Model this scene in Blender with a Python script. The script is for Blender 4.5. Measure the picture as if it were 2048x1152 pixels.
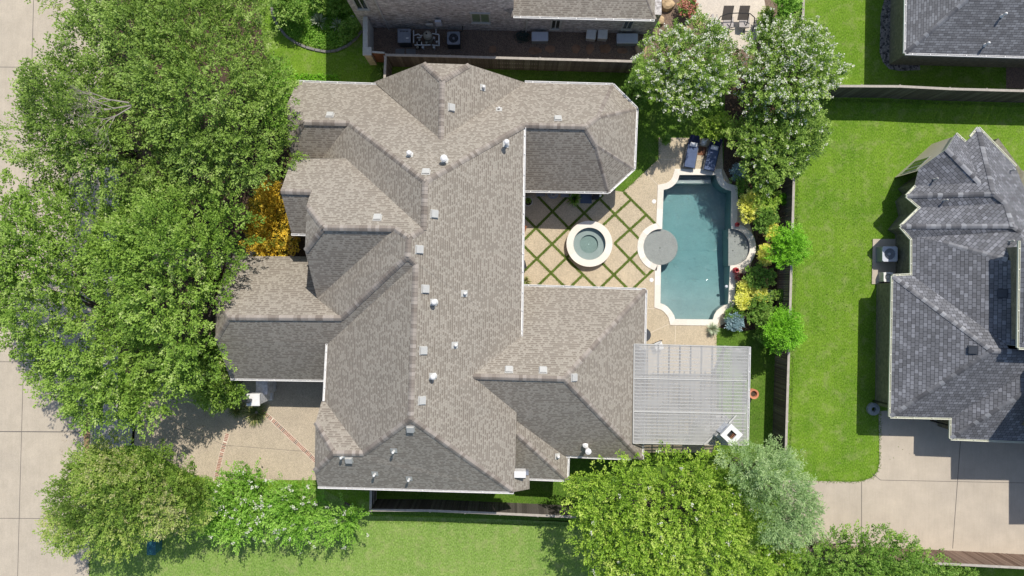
import bpy, math, random
import numpy as np
from mathutils import Vector
from mathutils.geometry import tessellate_polygon
for _o in list(bpy.data.objects): bpy.data.objects.remove(_o)
SC = bpy.context.scene
C = SC.collection
# ---------------------------------------------------------------- camera, sky, sun, exposure
H = 44.0            # camera height in metres
S = 32.27           # photograph pixels per metre at ground level
cam = bpy.data.cameras.new('camera'); cam.sensor_width = 36; cam.lens = 36*S*H/2048; cam.clip_end = 500; cam.clip_start = .5
co = bpy.data.objects.new('camera', cam); C.objects.link(co); co.location = (0, 0, H); SC.camera = co
SC.render.resolution_x = 1024; SC.render.resolution_y = 576
SUN = Vector((.27, .60, 1.0)).normalized()
w = bpy.data.worlds.new('World'); SC.world = w; w.use_nodes = True
nt = w.node_tree; bg = nt.nodes['Background']
sky = nt.nodes.new('ShaderNodeTexSky'); sky.sky_type = 'NISHITA'; sky.sun_disc = False
sky.sun_elevation = math.asin(SUN.z); sky.sun_rotation = math.atan2(SUN.x, SUN.y)
nt.links.new(sky.outputs[0], bg.inputs[0]); bg.inputs[1].default_value = .135
sl = bpy.data.lights.new('sun', 'SUN'); sl.energy = 4.4; sl.angle = math.radians(.5); sl.color = (1, .945, .86)
so = bpy.data.objects.new('sun', sl); C.objects.link(so); so.location = (20, 40, 80)
so.rotation_euler = (-SUN).to_track_quat('-Z', 'Y').to_euler()
SC.view_settings.view_transform = 'Standard'; SC.view_settings.look = 'None'
SC.view_settings.exposure = .02; SC.view_settings.gamma = 1
random.seed(7); rng = np.random.default_rng(7)
R = random.random
U = random.uniform
# ---------------------------------------------------------------- helpers
def P(px, py, z=0.0):
    """survey point: position measured on the photograph, at real height z"""
    k = (H-z)/H/S
    return Vector(((px-1024)*k, -(py-576)*k, z))
def P2(px, py, z=0.0):
    p = P(px, py, z); return (p.x, p.y)
def tag(o, label=None, cat=None, group=None, kind=None):
    if label: o['label'] = label
    if cat: o['category'] = cat
    if group: o['group'] = group
    if kind: o['kind'] = kind
    return o
def thing(name, label, cat, loc, group=None):
    o = bpy.data.objects.new(name, None); C.objects.link(o); o.location = Vector(loc); o.empty_display_size = .3
    return tag(o, label, cat, group)
def root_loc(o):
    while o.parent: o = o.parent
    return Vector(o.location)
class MB:
    def __init__(s): s.v = []; s.f = []; s.m = []; s.c = []; s.uv = {}
    def add(s, vs, fs, mi=0, col=None):
        n = len(s.v); s.v += [tuple(v) for v in vs]
        for f in fs: s.f.append(tuple(n+i for i in f)); s.m.append(mi); s.c.append(col)
        return s
    def box(s, cx, cy, z0, sx, sy, h, rot=0, mi=0, col=None, tx=0, ty=0):
        c, n = math.cos(rot), math.sin(rot); vs = []
        for z, t in ((z0, 0), (z0+h, 1)):
            for a, b in ((-1, -1), (1, -1), (1, 1), (-1, 1)):
                x = a*(sx/2-tx*t); y = b*(sy/2-ty*t); vs.append((cx+x*c-y*n, cy+x*n+y*c, z))
        return s.add(vs, [(3,2,1,0),(4,5,6,7),(0,1,5,4),(1,2,6,5),(2,3,7,6),(3,0,4,7)], mi, col)
    def bevbox(s, cx, cy, z0, sx, sy, h, b=.03, rot=0, mi=0, col=None):
        """box with a chamfered top edge"""
        c, n = math.cos(rot), math.sin(rot); vs = []
        for z, e in ((z0, 0), (z0+h-b, 0), (z0+h, b)):
            for q, r in ((-1,-1),(1,-1),(1,1),(-1,1)):
                x = q*(sx/2-e); y = r*(sy/2-e)
                # cut corners a little
                for dx, dy in (((b, 0), (0, b)) if q*r < 0 else ((0, b), (b, 0))):
                    xx = x-q*dx; yy = y-r*dy; vs.append((cx+xx*c-yy*n, cy+xx*n+yy*c, z))
        fs = [tuple(range(16, 24)), tuple(reversed(range(0, 8)))]
        for l in (0, 8):
            for i in range(8): j = (i+1) % 8; fs.append((l+i, l+j, l+8+j, l+8+i))
        return s.add(vs, fs, mi, col)
    def beam(s, p, q, wd, ht, mi=0, col=None):
        p = Vector(p); q = Vector(q); d = q-p; L = d.length
        if L < 1e-5: return s
        d /= L; up = Vector((0, 0, 1)) if abs(d.z) < .95 else Vector((1, 0, 0))
        a = d.cross(up).normalized()*wd/2; b = a.normalized().cross(d)*ht/2
        vs = [r+x*a+y*b for r in (p, q) for x, y in ((-1,-1),(1,-1),(1,1),(-1,1))]
        return s.add(vs, [(3,2,1,0),(4,5,6,7),(0,1,5,4),(1,2,6,5),(2,3,7,6),(3,0,4,7)], mi, col)
    def tube(s, p, q, r0, r1=None, n=8, mi=0, caps=True, col=None):
        r1 = r0 if r1 is None else r1
        p = Vector(p); q = Vector(q); d = (q-p)
        if d.length < 1e-5: return s
        d.normalize(); up = Vector((0, 0, 1)) if abs(d.z) < .95 else Vector((1, 0, 0))
        a = d.cross(up).normalized(); b = d.cross(a)
        vs = [c+(a*math.cos(t)+b*math.sin(t))*r for c, r in ((p, r0), (q, r1)) for t in [2*math.pi*i/n for i in range(n)]]
        fs = [(i, (i+1) % n, n+(i+1) % n, n+i) for i in range(n)]
        if caps: fs += [tuple(reversed(range(n))), tuple(range(n, 2*n))]
        return s.add(vs, fs, mi, col)
    def path(s, pts, r, n=7, mi=0):
        for a, b in zip(pts[:-1], pts[1:]): s.tube(a, b, r, r, n, mi)
        return s
    def lathe(s, cx, cy, prof, n=24, mi=0, col=None, caps=True):
        """prof: list of (r, z) from the bottom up"""
        vs = [(cx+r*math.cos(2*math.pi*i/n), cy+r*math.sin(2*math.pi*i/n), z) for r, z in prof for i in range(n)]
        fs = []
        for k in range(len(prof)-1):
            for i in range(n): j = (i+1) % n; fs.append((k*n+i, k*n+j, (k+1)*n+j, (k+1)*n+i))
        if caps and prof[0][0] > .001: fs.append(tuple(reversed(range(n))))
        if caps and prof[-1][0] > .001: fs.append(tuple(range((len(prof)-1)*n, len(prof)*n)))
        return s.add(vs, fs, mi, col)
    def prism(s, pts, z0, z1, mi=0, col=None, top=True, bottom=True):
        n = len(pts); ar = sum(pts[i][0]*pts[(i+1) % n][1]-pts[(i+1) % n][0]*pts[i][1] for i in range(n))
        if ar < 0: pts = pts[::-1]
        vs = [(p[0], p[1], z0) for p in pts]+[(p[0], p[1], z1) for p in pts]
        fs = [(i, (i+1) % n, n+(i+1) % n, n+i) for i in range(n)]
        tri = tessellate_polygon([[Vector((p[0], p[1], 0)) for p in pts]])
        for t in tri:
            a, b, c = [Vector(vs[i]) for i in t]
            if (b-a).cross(c-a).z < 0: t = t[::-1]
            if top: fs.append(tuple(n+i for i in t))
            if bottom: fs.append(tuple(reversed(t)))
        return s.add(vs, fs, mi, col)
    def sheet(s, loops, z, mi=0):
        """flat sheet, first loop outer, other loops holes"""
        L = [[Vector((p[0], p[1], 0)) for p in l] for l in loops]
        vs = [(p.x, p.y, z) for l in L for p in l]; fs = []
        for t in tessellate_polygon(L):
            a, b, c = [Vector(vs[i]) for i in t]
            fs.append(t if (b-a).cross(c-a).z > 0 else t[::-1])
        return s.add(vs, fs, mi)
    def build(s, name, mats, parent=None, origin=None, smooth=False):
        if not isinstance(mats, (list, tuple)): mats = [mats]
        o3 = root_loc(parent) if parent else Vector(origin or (0, 0, 0))
        me = bpy.data.meshes.new(name)
        me.from_pydata([(v[0]-o3.x, v[1]-o3.y, v[2]-o3.z) for v in s.v], [], s.f)
        for m in mats: me.materials.append(m)
        me.polygons.foreach_set('material_index', s.m)
        if any(c is not None for c in s.c):
            at = me.attributes.new('tone', 'FLOAT', 'FACE')
            at.data.foreach_set('value', [c if c is not None else .5 for c in s.c])
        if smooth: me.polygons.foreach_set('use_smooth', [True]*len(s.f))
        me.update()
        o = bpy.data.objects.new(name, me); C.objects.link(o)
        if parent: o.parent = parent
        else: o.location = o3
        return o
def struct(o, kind='structure'): o['kind'] = kind; return o
# ---------------------------------------------------------------- materials
class N:
    def __init__(s, name, rough=.8, spec=.3):
        s.mat = bpy.data.materials.new(name); s.mat.use_nodes = True; s.t = s.mat.node_tree
        s.b = s.t.nodes['Principled BSDF']; s.b.inputs['Roughness'].default_value = rough
        s.b.inputs['Specular IOR Level'].default_value = spec
    def n(s, ty, **k):
        x = s.t.nodes.new('ShaderNode'+ty)
        for a, b in k.items():
            if a[0] == '_': setattr(x, a[1:], b)
            else: x.inputs[a.replace('_', ' ')].default_value = b
        return x
    def l(s, a, b): s.t.links.new(a, b)
    def pos(s): return s.n('NewGeometry').outputs['Position']
    def scaled(s, v, sc, rot=0):
        m = s.n('Mapping'); m.inputs['Scale'].default_value = sc; m.inputs['Rotation'].default_value = (0, 0, rot); s.l(v, m.inputs[0]); return m.outputs[0]
    def noise(s, v, scale, detail=3, rough=.55, dist=0):
        x = s.n('TexNoise', Scale=scale, Detail=detail, Roughness=rough, Distortion=dist); s.l(v, x.inputs['Vector']); return x.outputs['Fac']
    def ramp(s, f, stops, interp='LINEAR'):
        r = s.n('ValToRGB'); r.color_ramp.interpolation = interp; e = r.color_ramp.elements
        while len(e) < len(stops): e.new(.5)
        for i, (p, c) in enumerate(stops): e[i].position = p; e[i].color = (*c, 1) if len(c) == 3 else c
        s.l(f, r.inputs[0]); return r.outputs[0]
    def mix(s, f, a, b, mode='MIX'):
        m = s.n('Mix', _data_type='RGBA', _blend_type=mode)
        for i, x in ((0, f), (6, a), (7, b)):
            if isinstance(x, (int, float)): m.inputs[i].default_value = x
            elif isinstance(x, tuple): m.inputs[i].default_value = (*x, 1)
            else: s.l(x, m.inputs[i])
        return m.outputs[2]
    def math(s, op, a, b=0.0):
        m = s.n('Math', _operation=op)
        for i, x in enumerate((a, b)):
            if isinstance(x, (int, float)): m.inputs[i].default_value = x
            else: s.l(x, m.inputs[i])
        return m.outputs[0]
    def base(s, c): s.l(c, s.b.inputs['Base Color']) if not isinstance(c, tuple) else setattr(s.b.inputs['Base Color'], 'default_value', (*c, 1)); return s
    def bump(s, h, st=.3, d=.02):
        x = s.n('Bump', Strength=st, Distance=d); s.l(h, x.inputs['Height']); s.l(x.outputs[0], s.b.inputs['Normal']); return s
def g3(c, k): return tuple(min(1, x*k) for x in c)
def plain(name, c, rough=.6, spec=.35, var=.12, scale=6, metal=0):
    m = N(name, rough, spec); p = m.pos(); f = m.noise(p, scale, 4)
    m.base(m.ramp(f, [(.3, g3(c, 1-var)), (.7, g3(c, 1+var))])); m.b.inputs['Metallic'].default_value = metal
    m.bump(m.noise(p, scale*6, 2), .1, .01)
    return m.mat
def grass(name, c1, c2, c3, big=.35, stripe=None, patchy=0):
    m = N(name, .9, .15); p = m.pos()
    f = m.noise(p, big, 4, .6); f2 = m.noise(p, 9, 4, .7); f3 = m.noise(m.scaled(p, (1, .35, 1)), 22, 2, .6)
    a = m.ramp(f, [(.3, c1), (.7, c2)])
    a = m.mix(m.ramp(f2, [(.42, (0, 0, 0)), (.62, (1, 1, 1))]), a, m.mix(.55, a, c3))
    a = m.mix(.75, a, m.mix(1.0, a, m.ramp(f3, [(.3, (.45, .45, .45)), (.7, (1.5, 1.5, 1.5))]), 'MULTIPLY'))
    if stripe:
        wv = m.n('TexWave', _wave_type='BANDS', _bands_direction=stripe, Scale=.55, Distortion=2.2, Detail=2); m.l(p, wv.inputs['Vector'])
        a = m.mix(1.0, a, m.ramp(wv.outputs['Fac'], [(.2, (.965, .97, .96)), (.8, (1.03, 1.02, 1.03))]), 'MULTIPLY')
    if patchy:
        f4 = m.noise(p, 1.3, 5, .7)
        a = m.mix(m.ramp(f4, [(.5, (0, 0, 0)), (.7, (patchy,)*3)]), a, (.40, .37, .19))
    m.base(a); m.bump(m.noise(p, 30, 3), .7, .04)
    return m.mat
def concrete(name, c, speck=0.0, scale=1.2, streak=True, speckscale=26):
    m = N(name, .85, .2); p = m.pos()
    a = m.ramp(m.noise(p, scale, 6, .62), [(.25, g3(c, .90)), (.75, g3(c, 1.08))])
    a = m.mix(1.0, a, m.ramp(m.noise(p, .22, 3), [(.3, (.93, .93, .94)), (.7, (1.05, 1.04, 1.03))]), 'MULTIPLY')
    if streak: a = m.mix(1.0, a, m.ramp(m.noise(m.scaled(p, (3, .25, 1)), 3, 3), [(.3, (.97, .97, .96)), (.7, (1.03, 1.03, 1.03))]), 'MULTIPLY')
    if streak:
        a = m.mix(m.ramp(m.noise(p, .8, 6, .7), [(.60, (0, 0, 0)), (.80, (.35, .35, .35))]), a, g3(c, .78))
    if speck:
        v = m.n('TexVoronoi', Scale=speckscale); m.l(p, v.inputs['Vector'])
        bw = m.n('RGBToBW'); m.l(v.outputs['Color'], bw.inputs[0])
        a = m.mix(1.0, a, m.ramp(bw.outputs[0], [(.2, (1-speck,)*3), (.5, (1, 1, 1)), (.8, (1+speck*.8, 1+speck*.75, 1+speck*.6))]), 'MULTIPLY')
    m.base(a); m.bump(m.noise(p, 40, 3), .25, .01)
    return m.mat
def shingle(name, stops, bw, rh, mortar, msize=.01, jit=.35, dash=None):
    """random tabs laid in courses that follow each slope (UV in metres)"""
    m = N(name, .92, .12); uv = m.n('UVMap').outputs[0]
    bt = m.n('TexBrick', Scale=1, Mortar_Size=msize, Mortar_Smooth=.2, Bias=0, Brick_Width=bw, Row_Height=rh)
    bt.offset = .43; bt.squash = 1; bt.inputs['Color1'].default_value = (0, 0, 0, 1); bt.inputs['Color2'].default_value = (1, 1, 1, 1)
    bt.inputs['Mortar'].default_value = (.5, .5, .5, 1); m.l(uv, bt.inputs['Vector'])
    a = m.ramp(bt.outputs['Color'], stops)
    p = m.pos()
    sp_ = m.n('SeparateXYZ'); m.l(uv, sp_.inputs[0])
    if dash:
        fr_ = m.math('FRACT', m.math('DIVIDE', sp_.outputs[1], rh))
        dk = m.math('MULTIPLY', m.math('LESS_THAN', fr_, .56), m.math('LESS_THAN', bt.outputs['Color'], .55))
        a = m.mix(m.math('MULTIPLY', dk, .85), a, dash)
    a = m.mix(bt.outputs['Fac'], a, mortar)
    a = m.mix(1.0, a, m.ramp(m.noise(p, .5, 4), [(.25, (1-jit*.3,)*3), (.75, (1+jit*.3,)*3)]), 'MULTIPLY')
    a = m.mix(1.0, a, m.ramp(m.noise(p, 38, 2, .7), [(.3, (.82,)*3), (.7, (1.18,)*3)]), 'MULTIPLY')
    a = m.mix(1.0, a, m.ramp(m.noise(m.scaled(uv, (1.6, .22, 1)), 1.4, 5, .65), [(.3, (.94, .94, .935)), (.7, (1.05, 1.045, 1.04))]), 'MULTIPLY')
    m.base(a)
    sep = m.n('SeparateXYZ'); m.l(uv, sep.inputs[0])
    st = m.math('FRACT', m.math('DIVIDE', sep.outputs[1], rh))
    m.bump(m.math('SUBTRACT', 1.0, m.math('ADD', st, m.math('MULTIPLY', bt.outputs['Fac'], .5))), .55, .02)
    return m.mat
def tonemat(name, stops, rough=.9, spec=.15):
    m = N(name, rough, spec); at = m.n('Attribute', _attribute_name='tone')
    a = m.ramp(at.outputs['Fac'], stops)
    a = m.mix(1.0, a, m.ramp(m.noise(m.pos(), 30, 2, .7), [(.3, (.85,)*3), (.7, (1.15,)*3)]), 'MULTIPLY'); m.base(a)
    return m.mat
def leafmat(name, stops, trans=.17):
    m = N(name, .55, .25); at = m.n('Attribute', _attribute_name='tone')
    a = m.ramp(at.outputs['Fac'], stops); m.base(a)
    tr = m.n('BsdfTranslucent'); m.l(m.mix(1.0, a, (1.1, 1.25, .55), 'MULTIPLY'), tr.inputs[0])
    mx = m.n('MixShader'); mx.inputs[0].default_value = trans
    m.l(m.b.outputs[0], mx.inputs[1]); m.l(tr.outputs[0], mx.inputs[2])
    m.l(mx.outputs[0], m.t.nodes['Material Output'].inputs[0])
    return m.mat
def brick(name, c1, c2, mort, bw=.2, rh=.075, scale=1, var=.3):
    m = N(name, .9, .15); uv = m.n('UVMap').outputs[0]
    bt = m.n('TexBrick', Scale=scale, Mortar_Size=.008, Mortar_Smooth=.1, Brick_Width=bw, Row_Height=rh)
    bt.inputs['Color1'].default_value = (*c1, 1); bt.inputs['Color2'].default_value = (*c2, 1); bt.inputs['Mortar'].default_value = (*mort, 1)
    m.l(uv, bt.inputs['Vector']); p = m.pos()
    a = m.mix(1.0, bt.outputs['Color'], m.ramp(m.noise(p, 5, 4, .7), [(.3, (1-var,)*3), (.7, (1+var,)*3)]), 'MULTIPLY')
    m.base(a); m.bump(m.math('SUBTRACT', 1.0, bt.outputs['Fac']), .4, .01)
    return m.mat
M = {}
M['lawn'] = grass('lawn_grass', (.080, .185, .008), (.15, .27, .018), (.21, .315, .05), .5, 'X', .3)
M['lawn_pale'] = grass('pale_lawn_grass', (.13, .245, .035), (.21, .325, .06), (.31, .39, .13), .3, 'X', .4)
M['lawn_yard'] = grass('yard_grass', (.055, .13, .012), (.095, .185, .018), (.14, .22, .035), .5, None, .1)
M['turf'] = grass('turf_strip_grass', (.07, .115, .015), (.11, .16, .025), (.15, .19, .045), 1.2)
M['street'] = concrete('street_concrete', (.475, .415, .33), .06)
M['drive_r'] = concrete('driveway_concrete', (.475, .415, .335), .03, 1.0)
M['walk'] = concrete('walk_concrete', (.42, .39, .36), .05)
M['joint'] = plain('joint_sealant', (.16, .145, .13), .95, .1)
M['lightjoint'] = plain('pale_joint', (.70, .62, .50), .9, .2)
M['aggr'] = concrete('exposed_aggregate', (.50, .42, .30), .22, 1.5, False, 34)
M['aggr_drive'] = concrete('driveway_aggregate', (.46, .39, .295), .22, 1.3, False, 34)
M['travertine'] = concrete('travertine', (.68, .62, .55), .05, 3, False)
M['mulch'] = concrete('mulch', (.085, .058, .04), .6, 4, False, 26)
M['dirt'] = concrete('side_yard_dirt', (.20, .145, .11), .4, 1.6, False, 30)
M['gravel'] = concrete('gravel', (.22, .20, .19), .7, 2, False, 9)
M['stain'] = concrete('gutter_stain', (.33, .22, .12), .15, 3)
M['patio'] = concrete('stamped_patio', (.62, .55, .46), .1, 4, False)
M['plaster'] = concrete('pool_plaster', (.36, .37, .36), .05, 1, False)
M['shelf'] = concrete('shelf_plaster', (.30, .31, .295), .08, 2, False)
M['roof'] = shingle('brown_shingles', [(0, (.298, .270, .228)), (.5, (.326, .296, .25)), (1, (.350, .318, .27))], .13, .135, (.255, .22, .185), .006, .10, (.208, .178, .148))
M['cap'] = tonemat('brown_ridge_shingles', [(0, (.20, .17, .145)), (.5, (.285, .25, .217)), (1, (.36, .32, .282))])
M['roof_g'] = shingle('grey_shingles', [(0, (.13, .132, .142)), (.45, (.162, .165, .18)), (.75, (.19, .194, .212)), (1, (.255, .26, .285))], .27, .22, (.06, .06, .065), .014)
M['roof_g2'] = shingle('grey_shingles_small', [(0, (.13, .13, .137)), (.5, (.165, .167, .177)), (1, (.23, .235, .25))], .30, .15, (.085, .085, .09), .012)
M['cap_g'] = tonemat('grey_ridge_shingles', [(0, (.10, .10, .107)), (.5, (.18, .18, .19)), (1, (.33, .335, .35))])
M['white'] = plain('white_metal', (.73, .72, .70), .45, .4, .08)
M['offwhite'] = plain('vent_metal', (.47, .465, .44), .5, .4, .06)
M['fascia'] = plain('fascia_paint', (.62, .58, .52), .6, .3, .05)
M['cream'] = plain('cream_gutter', (.66, .66, .54), .5, .3, .05)
M['black'] = plain('black_metal', (.02, .02, .022), .5, .4)
M['darkmetal'] = plain('dark_metal', (.05, .055, .065), .45, .4)
M['greymetal'] = plain('grey_metal', (.22, .24, .28), .4, .5)
M['glass'] = plain('window_glass', (.03, .04, .035), .08, .6)
M['blind'] = plain('green_blind', (.17, .23, .14), .4, .4)
M['wall'] = brick('tan_brick', (.42, .33, .26), (.34, .27, .22), (.45, .42, .38))
M['wall_w'] = brick('whitewashed_brick', (.36, .31, .29), (.62, .59, .57), (.50, .48, .46), .24, .09, 1, .45)
M['wall_o'] = brick('olive_brick', (.20, .19, .13), (.25, .235, .17), (.17, .16, .12))
M['wall_white'] = brick('painted_brick', (.74, .74, .75), (.70, .71, .73), (.60, .60, .62))
M['stonecap'] = plain('cast_stone', (.50, .48, .43), .8, .2, .1)
M['gable'] = plain('cream_stucco', (.62, .55, .44), .9, .1, .06)
M['limestone'] = plain('limestone_block', (.58, .50, .34), .85, .2, .2, 4)
M['fence'] = tonemat('weathered_fence_boards', [(0, (.085, .075, .065)), (.5, (.115, .10, .088)), (1, (.16, .145, .125))])
M['fence_r'] = tonemat('brown_fence_boards', [(0, (.15, .10, .075)), (.5, (.22, .155, .12)), (1, (.28, .20, .155))])
M['rail'] = plain('fence_rail', (.40, .36, .31), .8, .2, .15)
M['post'] = plain('fence_post', (.30, .27, .24), .8, .2, .2)
M['rust'] = plain('rusty_boards', (.25, .11, .06), .85, .2, .35, 3)
M['bark'] = plain('bark', (.14, .115, .095), .9, .1, .3, 8)
M['greybark'] = plain('pale_dead_bark', (.34, .30, .27), .9, .1, .2, 8)
M['boulder'] = plain('sandstone', (.45, .33, .20), .9, .15, .3, 2.5)
M['flag'] = plain('flagstone', (.27, .16, .10), .9, .15, .3, 2)
M['flag_g'] = plain('grey_paver', (.22, .21, .20), .9, .15, .1, 3)
M['terracotta'] = plain('terracotta', (.55, .22, .12), .7, .3, .15)
M['red'] = plain('red_glaze', (.42, .04, .05), .25, .5, .2)
M['cushion'] = plain('navy_cushion', (.09, .12, .205), .85, .2, .1, 5)
M['navy'] = plain('dark_navy_cushion', (.018, .024, .06), .85, .2, .1, 5)
M['purlin'] = plain('purlin_paint', (.70, .70, .69), .5, .3, .05)
M['pillow'] = plain('white_pillow', (.72, .72, .75), .85, .2, .1, 9)
M['teal'] = plain('green_box', (.035, .14, .155), .5, .4, .15)
M['bluegrey'] = plain('blue_grey_mat', (.10, .13, .19), .9, .1, .08)
M['redbrick'] = plain('red_paver', (.36, .20, .15), .9, .15, .3, 5)
M['redbrickdk'] = plain('dark_paver', (.22, .16, .13), .9, .15, .3, 5)
M['pvc'] = plain('white_pvc', (.72, .72, .70), .4, .4, .05)
M['tan'] = plain('tan_plastic', (.40, .37, .30), .5, .3, .1)
M['resin'] = plain('grey_resin', (.52, .54, .60), .5, .3, .05)
M['resin_d'] = plain('dark_resin', (.25, .27, .28), .5, .3, .05)
M['hose'] = plain('green_hose', (.03, .06, .05), .5, .3, .1)
M['rafter'] = plain('rafter_paint', (.16, .15, .145), .7, .2, .1)
M['sling'] = plain('brown_sling', (.16, .135, .12), .8, .2, .1)
M['sling_l'] = plain('grey_sling', (.42, .38, .36), .8, .2, .08)
def water(name, col, dens, bscale, bst):
    mt = bpy.data.materials.new(name); mt.use_nodes = True; t = mt.node_tree; t.nodes.clear()
    out = t.nodes.new('ShaderNodeOutputMaterial'); tr = t.nodes.new('ShaderNodeBsdfTransparent'); gl = t.nodes.new('ShaderNodeBsdfGlossy')
    gl.inputs['Roughness'].default_value = .04; tr.inputs[0].default_value = (1, 1, 1, 1)
    fr = t.nodes.new('ShaderNodeFresnel'); fr.inputs[0].default_value = 1.33
    mx = t.nodes.new('ShaderNodeMixShader'); t.links.new(fr.outputs[0], mx.inputs[0]); t.links.new(tr.outputs[0], mx.inputs[1]); t.links.new(gl.outputs[0], mx.inputs[2])
    ge = t.nodes.new('ShaderNodeNewGeometry'); no = t.nodes.new('ShaderNodeTexNoise'); no.inputs['Scale'].default_value = bscale; no.inputs['Detail'].default_value = 3; no.inputs['Distortion'].default_value = .6
    t.links.new(ge.outputs['Position'], no.inputs['Vector'])
    bu = t.nodes.new('ShaderNodeBump'); bu.inputs['Strength'].default_value = bst; bu.inputs['Distance'].default_value = .03
    t.links.new(no.outputs['Fac'], bu.inputs['Height']); t.links.new(bu.outputs[0], gl.inputs['Normal']); t.links.new(bu.outputs[0], fr.inputs['Normal'])
    t.links.new(mx.outputs[0], out.inputs['Surface'])
    va = t.nodes.new('ShaderNodeVolumeAbsorption'); va.inputs['Color'].default_value = (*col, 1); va.inputs['Density'].default_value = dens
    t.links.new(va.outputs[0], out.inputs['Volume'])
    return mt
M['water'] = water('pool_water', (.16, .74, .79), .42, 5, 1.6)
M['spawater'] = water('spa_water', (.25, .75, .70), .9, 4, .2)
def polycarb():
    mt = bpy.data.materials.new('polycarbonate_panel'); mt.use_nodes = True; t = mt.node_tree; b = t.nodes['Principled BSDF']
    b.inputs['Base Color'].default_value = (.50, .495, .48, 1); b.inputs['Roughness'].default_value = .6; b.inputs['Specular IOR Level'].default_value = .15
    tr = t.nodes.new('ShaderNodeBsdfTransparent'); mx = t.nodes.new('ShaderNodeMixShader')
    ge = t.nodes.new('ShaderNodeNewGeometry'); no = t.nodes.new('ShaderNodeTexNoise'); no.inputs['Scale'].default_value = .8; no.inputs['Detail'].default_value = 2
    t.links.new(ge.outputs['Position'], no.inputs['Vector'])
    mr = t.nodes.new('ShaderNodeMapRange'); mr.inputs[1].default_value = .35; mr.inputs[2].default_value = .65; mr.inputs[3].default_value = .54; mr.inputs[4].default_value = .70
    t.links.new(no.outputs['Fac'], mr.inputs[0]); t.links.new(mr.outputs[0], mx.inputs[0])
    t.links.new(b.outputs[0], mx.inputs[1]); t.links.new(tr.outputs[0], mx.inputs[2]); t.links.new(mx.outputs[0], t.nodes['Material Output'].inputs[0])
    return mt
M['poly'] = polycarb()
def ls(*c, k=1.0): return [(p, g3(x, k*1.0)) for p, x in c]
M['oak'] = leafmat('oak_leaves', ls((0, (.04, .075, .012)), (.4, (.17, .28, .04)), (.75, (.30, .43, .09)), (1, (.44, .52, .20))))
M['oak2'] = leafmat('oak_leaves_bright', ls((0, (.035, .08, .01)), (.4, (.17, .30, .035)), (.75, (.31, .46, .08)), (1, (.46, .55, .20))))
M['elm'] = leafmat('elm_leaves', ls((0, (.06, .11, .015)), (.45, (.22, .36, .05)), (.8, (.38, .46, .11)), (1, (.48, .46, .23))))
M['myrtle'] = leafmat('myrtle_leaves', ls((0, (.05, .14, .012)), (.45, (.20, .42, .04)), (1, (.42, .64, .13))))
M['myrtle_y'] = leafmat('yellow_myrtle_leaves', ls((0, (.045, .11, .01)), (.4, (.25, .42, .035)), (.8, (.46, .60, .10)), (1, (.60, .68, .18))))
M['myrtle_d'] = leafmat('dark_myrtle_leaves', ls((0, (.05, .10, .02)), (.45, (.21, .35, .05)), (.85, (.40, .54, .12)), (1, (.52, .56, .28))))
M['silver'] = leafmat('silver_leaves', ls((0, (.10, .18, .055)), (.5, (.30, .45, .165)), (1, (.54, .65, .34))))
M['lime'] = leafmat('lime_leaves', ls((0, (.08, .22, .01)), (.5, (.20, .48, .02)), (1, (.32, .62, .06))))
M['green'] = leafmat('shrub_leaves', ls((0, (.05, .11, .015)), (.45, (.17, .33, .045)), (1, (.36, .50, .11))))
M['yellow'] = leafmat('yellow_leaves', ls((0, (.55, .56, .04)), (.4, (.84, .82, .13)), (1, (.92, .90, .35))))
M['orange'] = leafmat('orange_leaves', ls((0, (.14, .18, .02)), (.35, (.50, .36, .03)), (.6, (.80, .52, .04)), (1, (.88, .68, .10))))
M['blue'] = leafmat('blue_grey_leaves', ls((0, (.12, .2, .22)), (.5, (.28, .42, .48)), (1, (.50, .62, .68))))
M['agave'] = leafmat('pale_blades', ls((0, (.25, .30, .18)), (.5, (.42, .48, .32)), (1, (.62, .66, .52))), .1)
M['blade'] = leafmat('grassy_blades', ls((0, (.08, .12, .02)), (.5, (.2, .25, .07)), (1, (.5, .45, .2))), .1)
M['pink'] = leafmat('pink_petals', ls((0, (.5, .12, .10)), (.5, (.65, .28, .22)), (1, (.7, .4, .3))))
M['bloom'] = leafmat('white_petals', ls((0, (.60, .60, .48)), (1, (.84, .82, .76))), .25)
M['litter'] = leafmat('dry_leaves', ls((0, (.16, .10, .05)), (.5, (.28, .20, .10)), (1, (.35, .33, .14))), .05)
M['purple'] = leafmat('burgundy_leaves', ls((0, (.06, .02, .025)), (1, (.2, .06, .07))))
# ================================================================ SETTING
EXT = 1500
def cx_at(y, x0=211.5, k=-.0292): return x0+k*y       # kerb line of the street
poolpx = [(1358,349),(1433,349),(1434.5,358),(1438,366),(1444,373),(1453,378.5),(1464,381),(1463,444),(1464,457)]
poolpx += [(1462.5+38*math.cos(a), 494.5+37.5*math.sin(a)) for a in [math.radians(t) for t in range(-80, 90, 10)]]
poolpx += [(1461,532),(1459,570),(1457,609),(1449,611),(1441,616),(1434,622),(1429,630),(1426,640),(1349,639),(1347,631),(1342,623),(1335,615),(1328,610),(1319.5,607),(1320,570),(1320.5,531)]
poolpx += [(1321+35.5*math.cos(a), 494+37*math.sin(a)) for a in [math.radians(t) for t in range(100, 265, 10)]]
poolpx += [(1323,457),(1324.5,418),(1326,379),(1335,377),(1343,373),(1350,367),(1355,359)]
pool = [P2(x, y) for x, y in poolpx]
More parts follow.
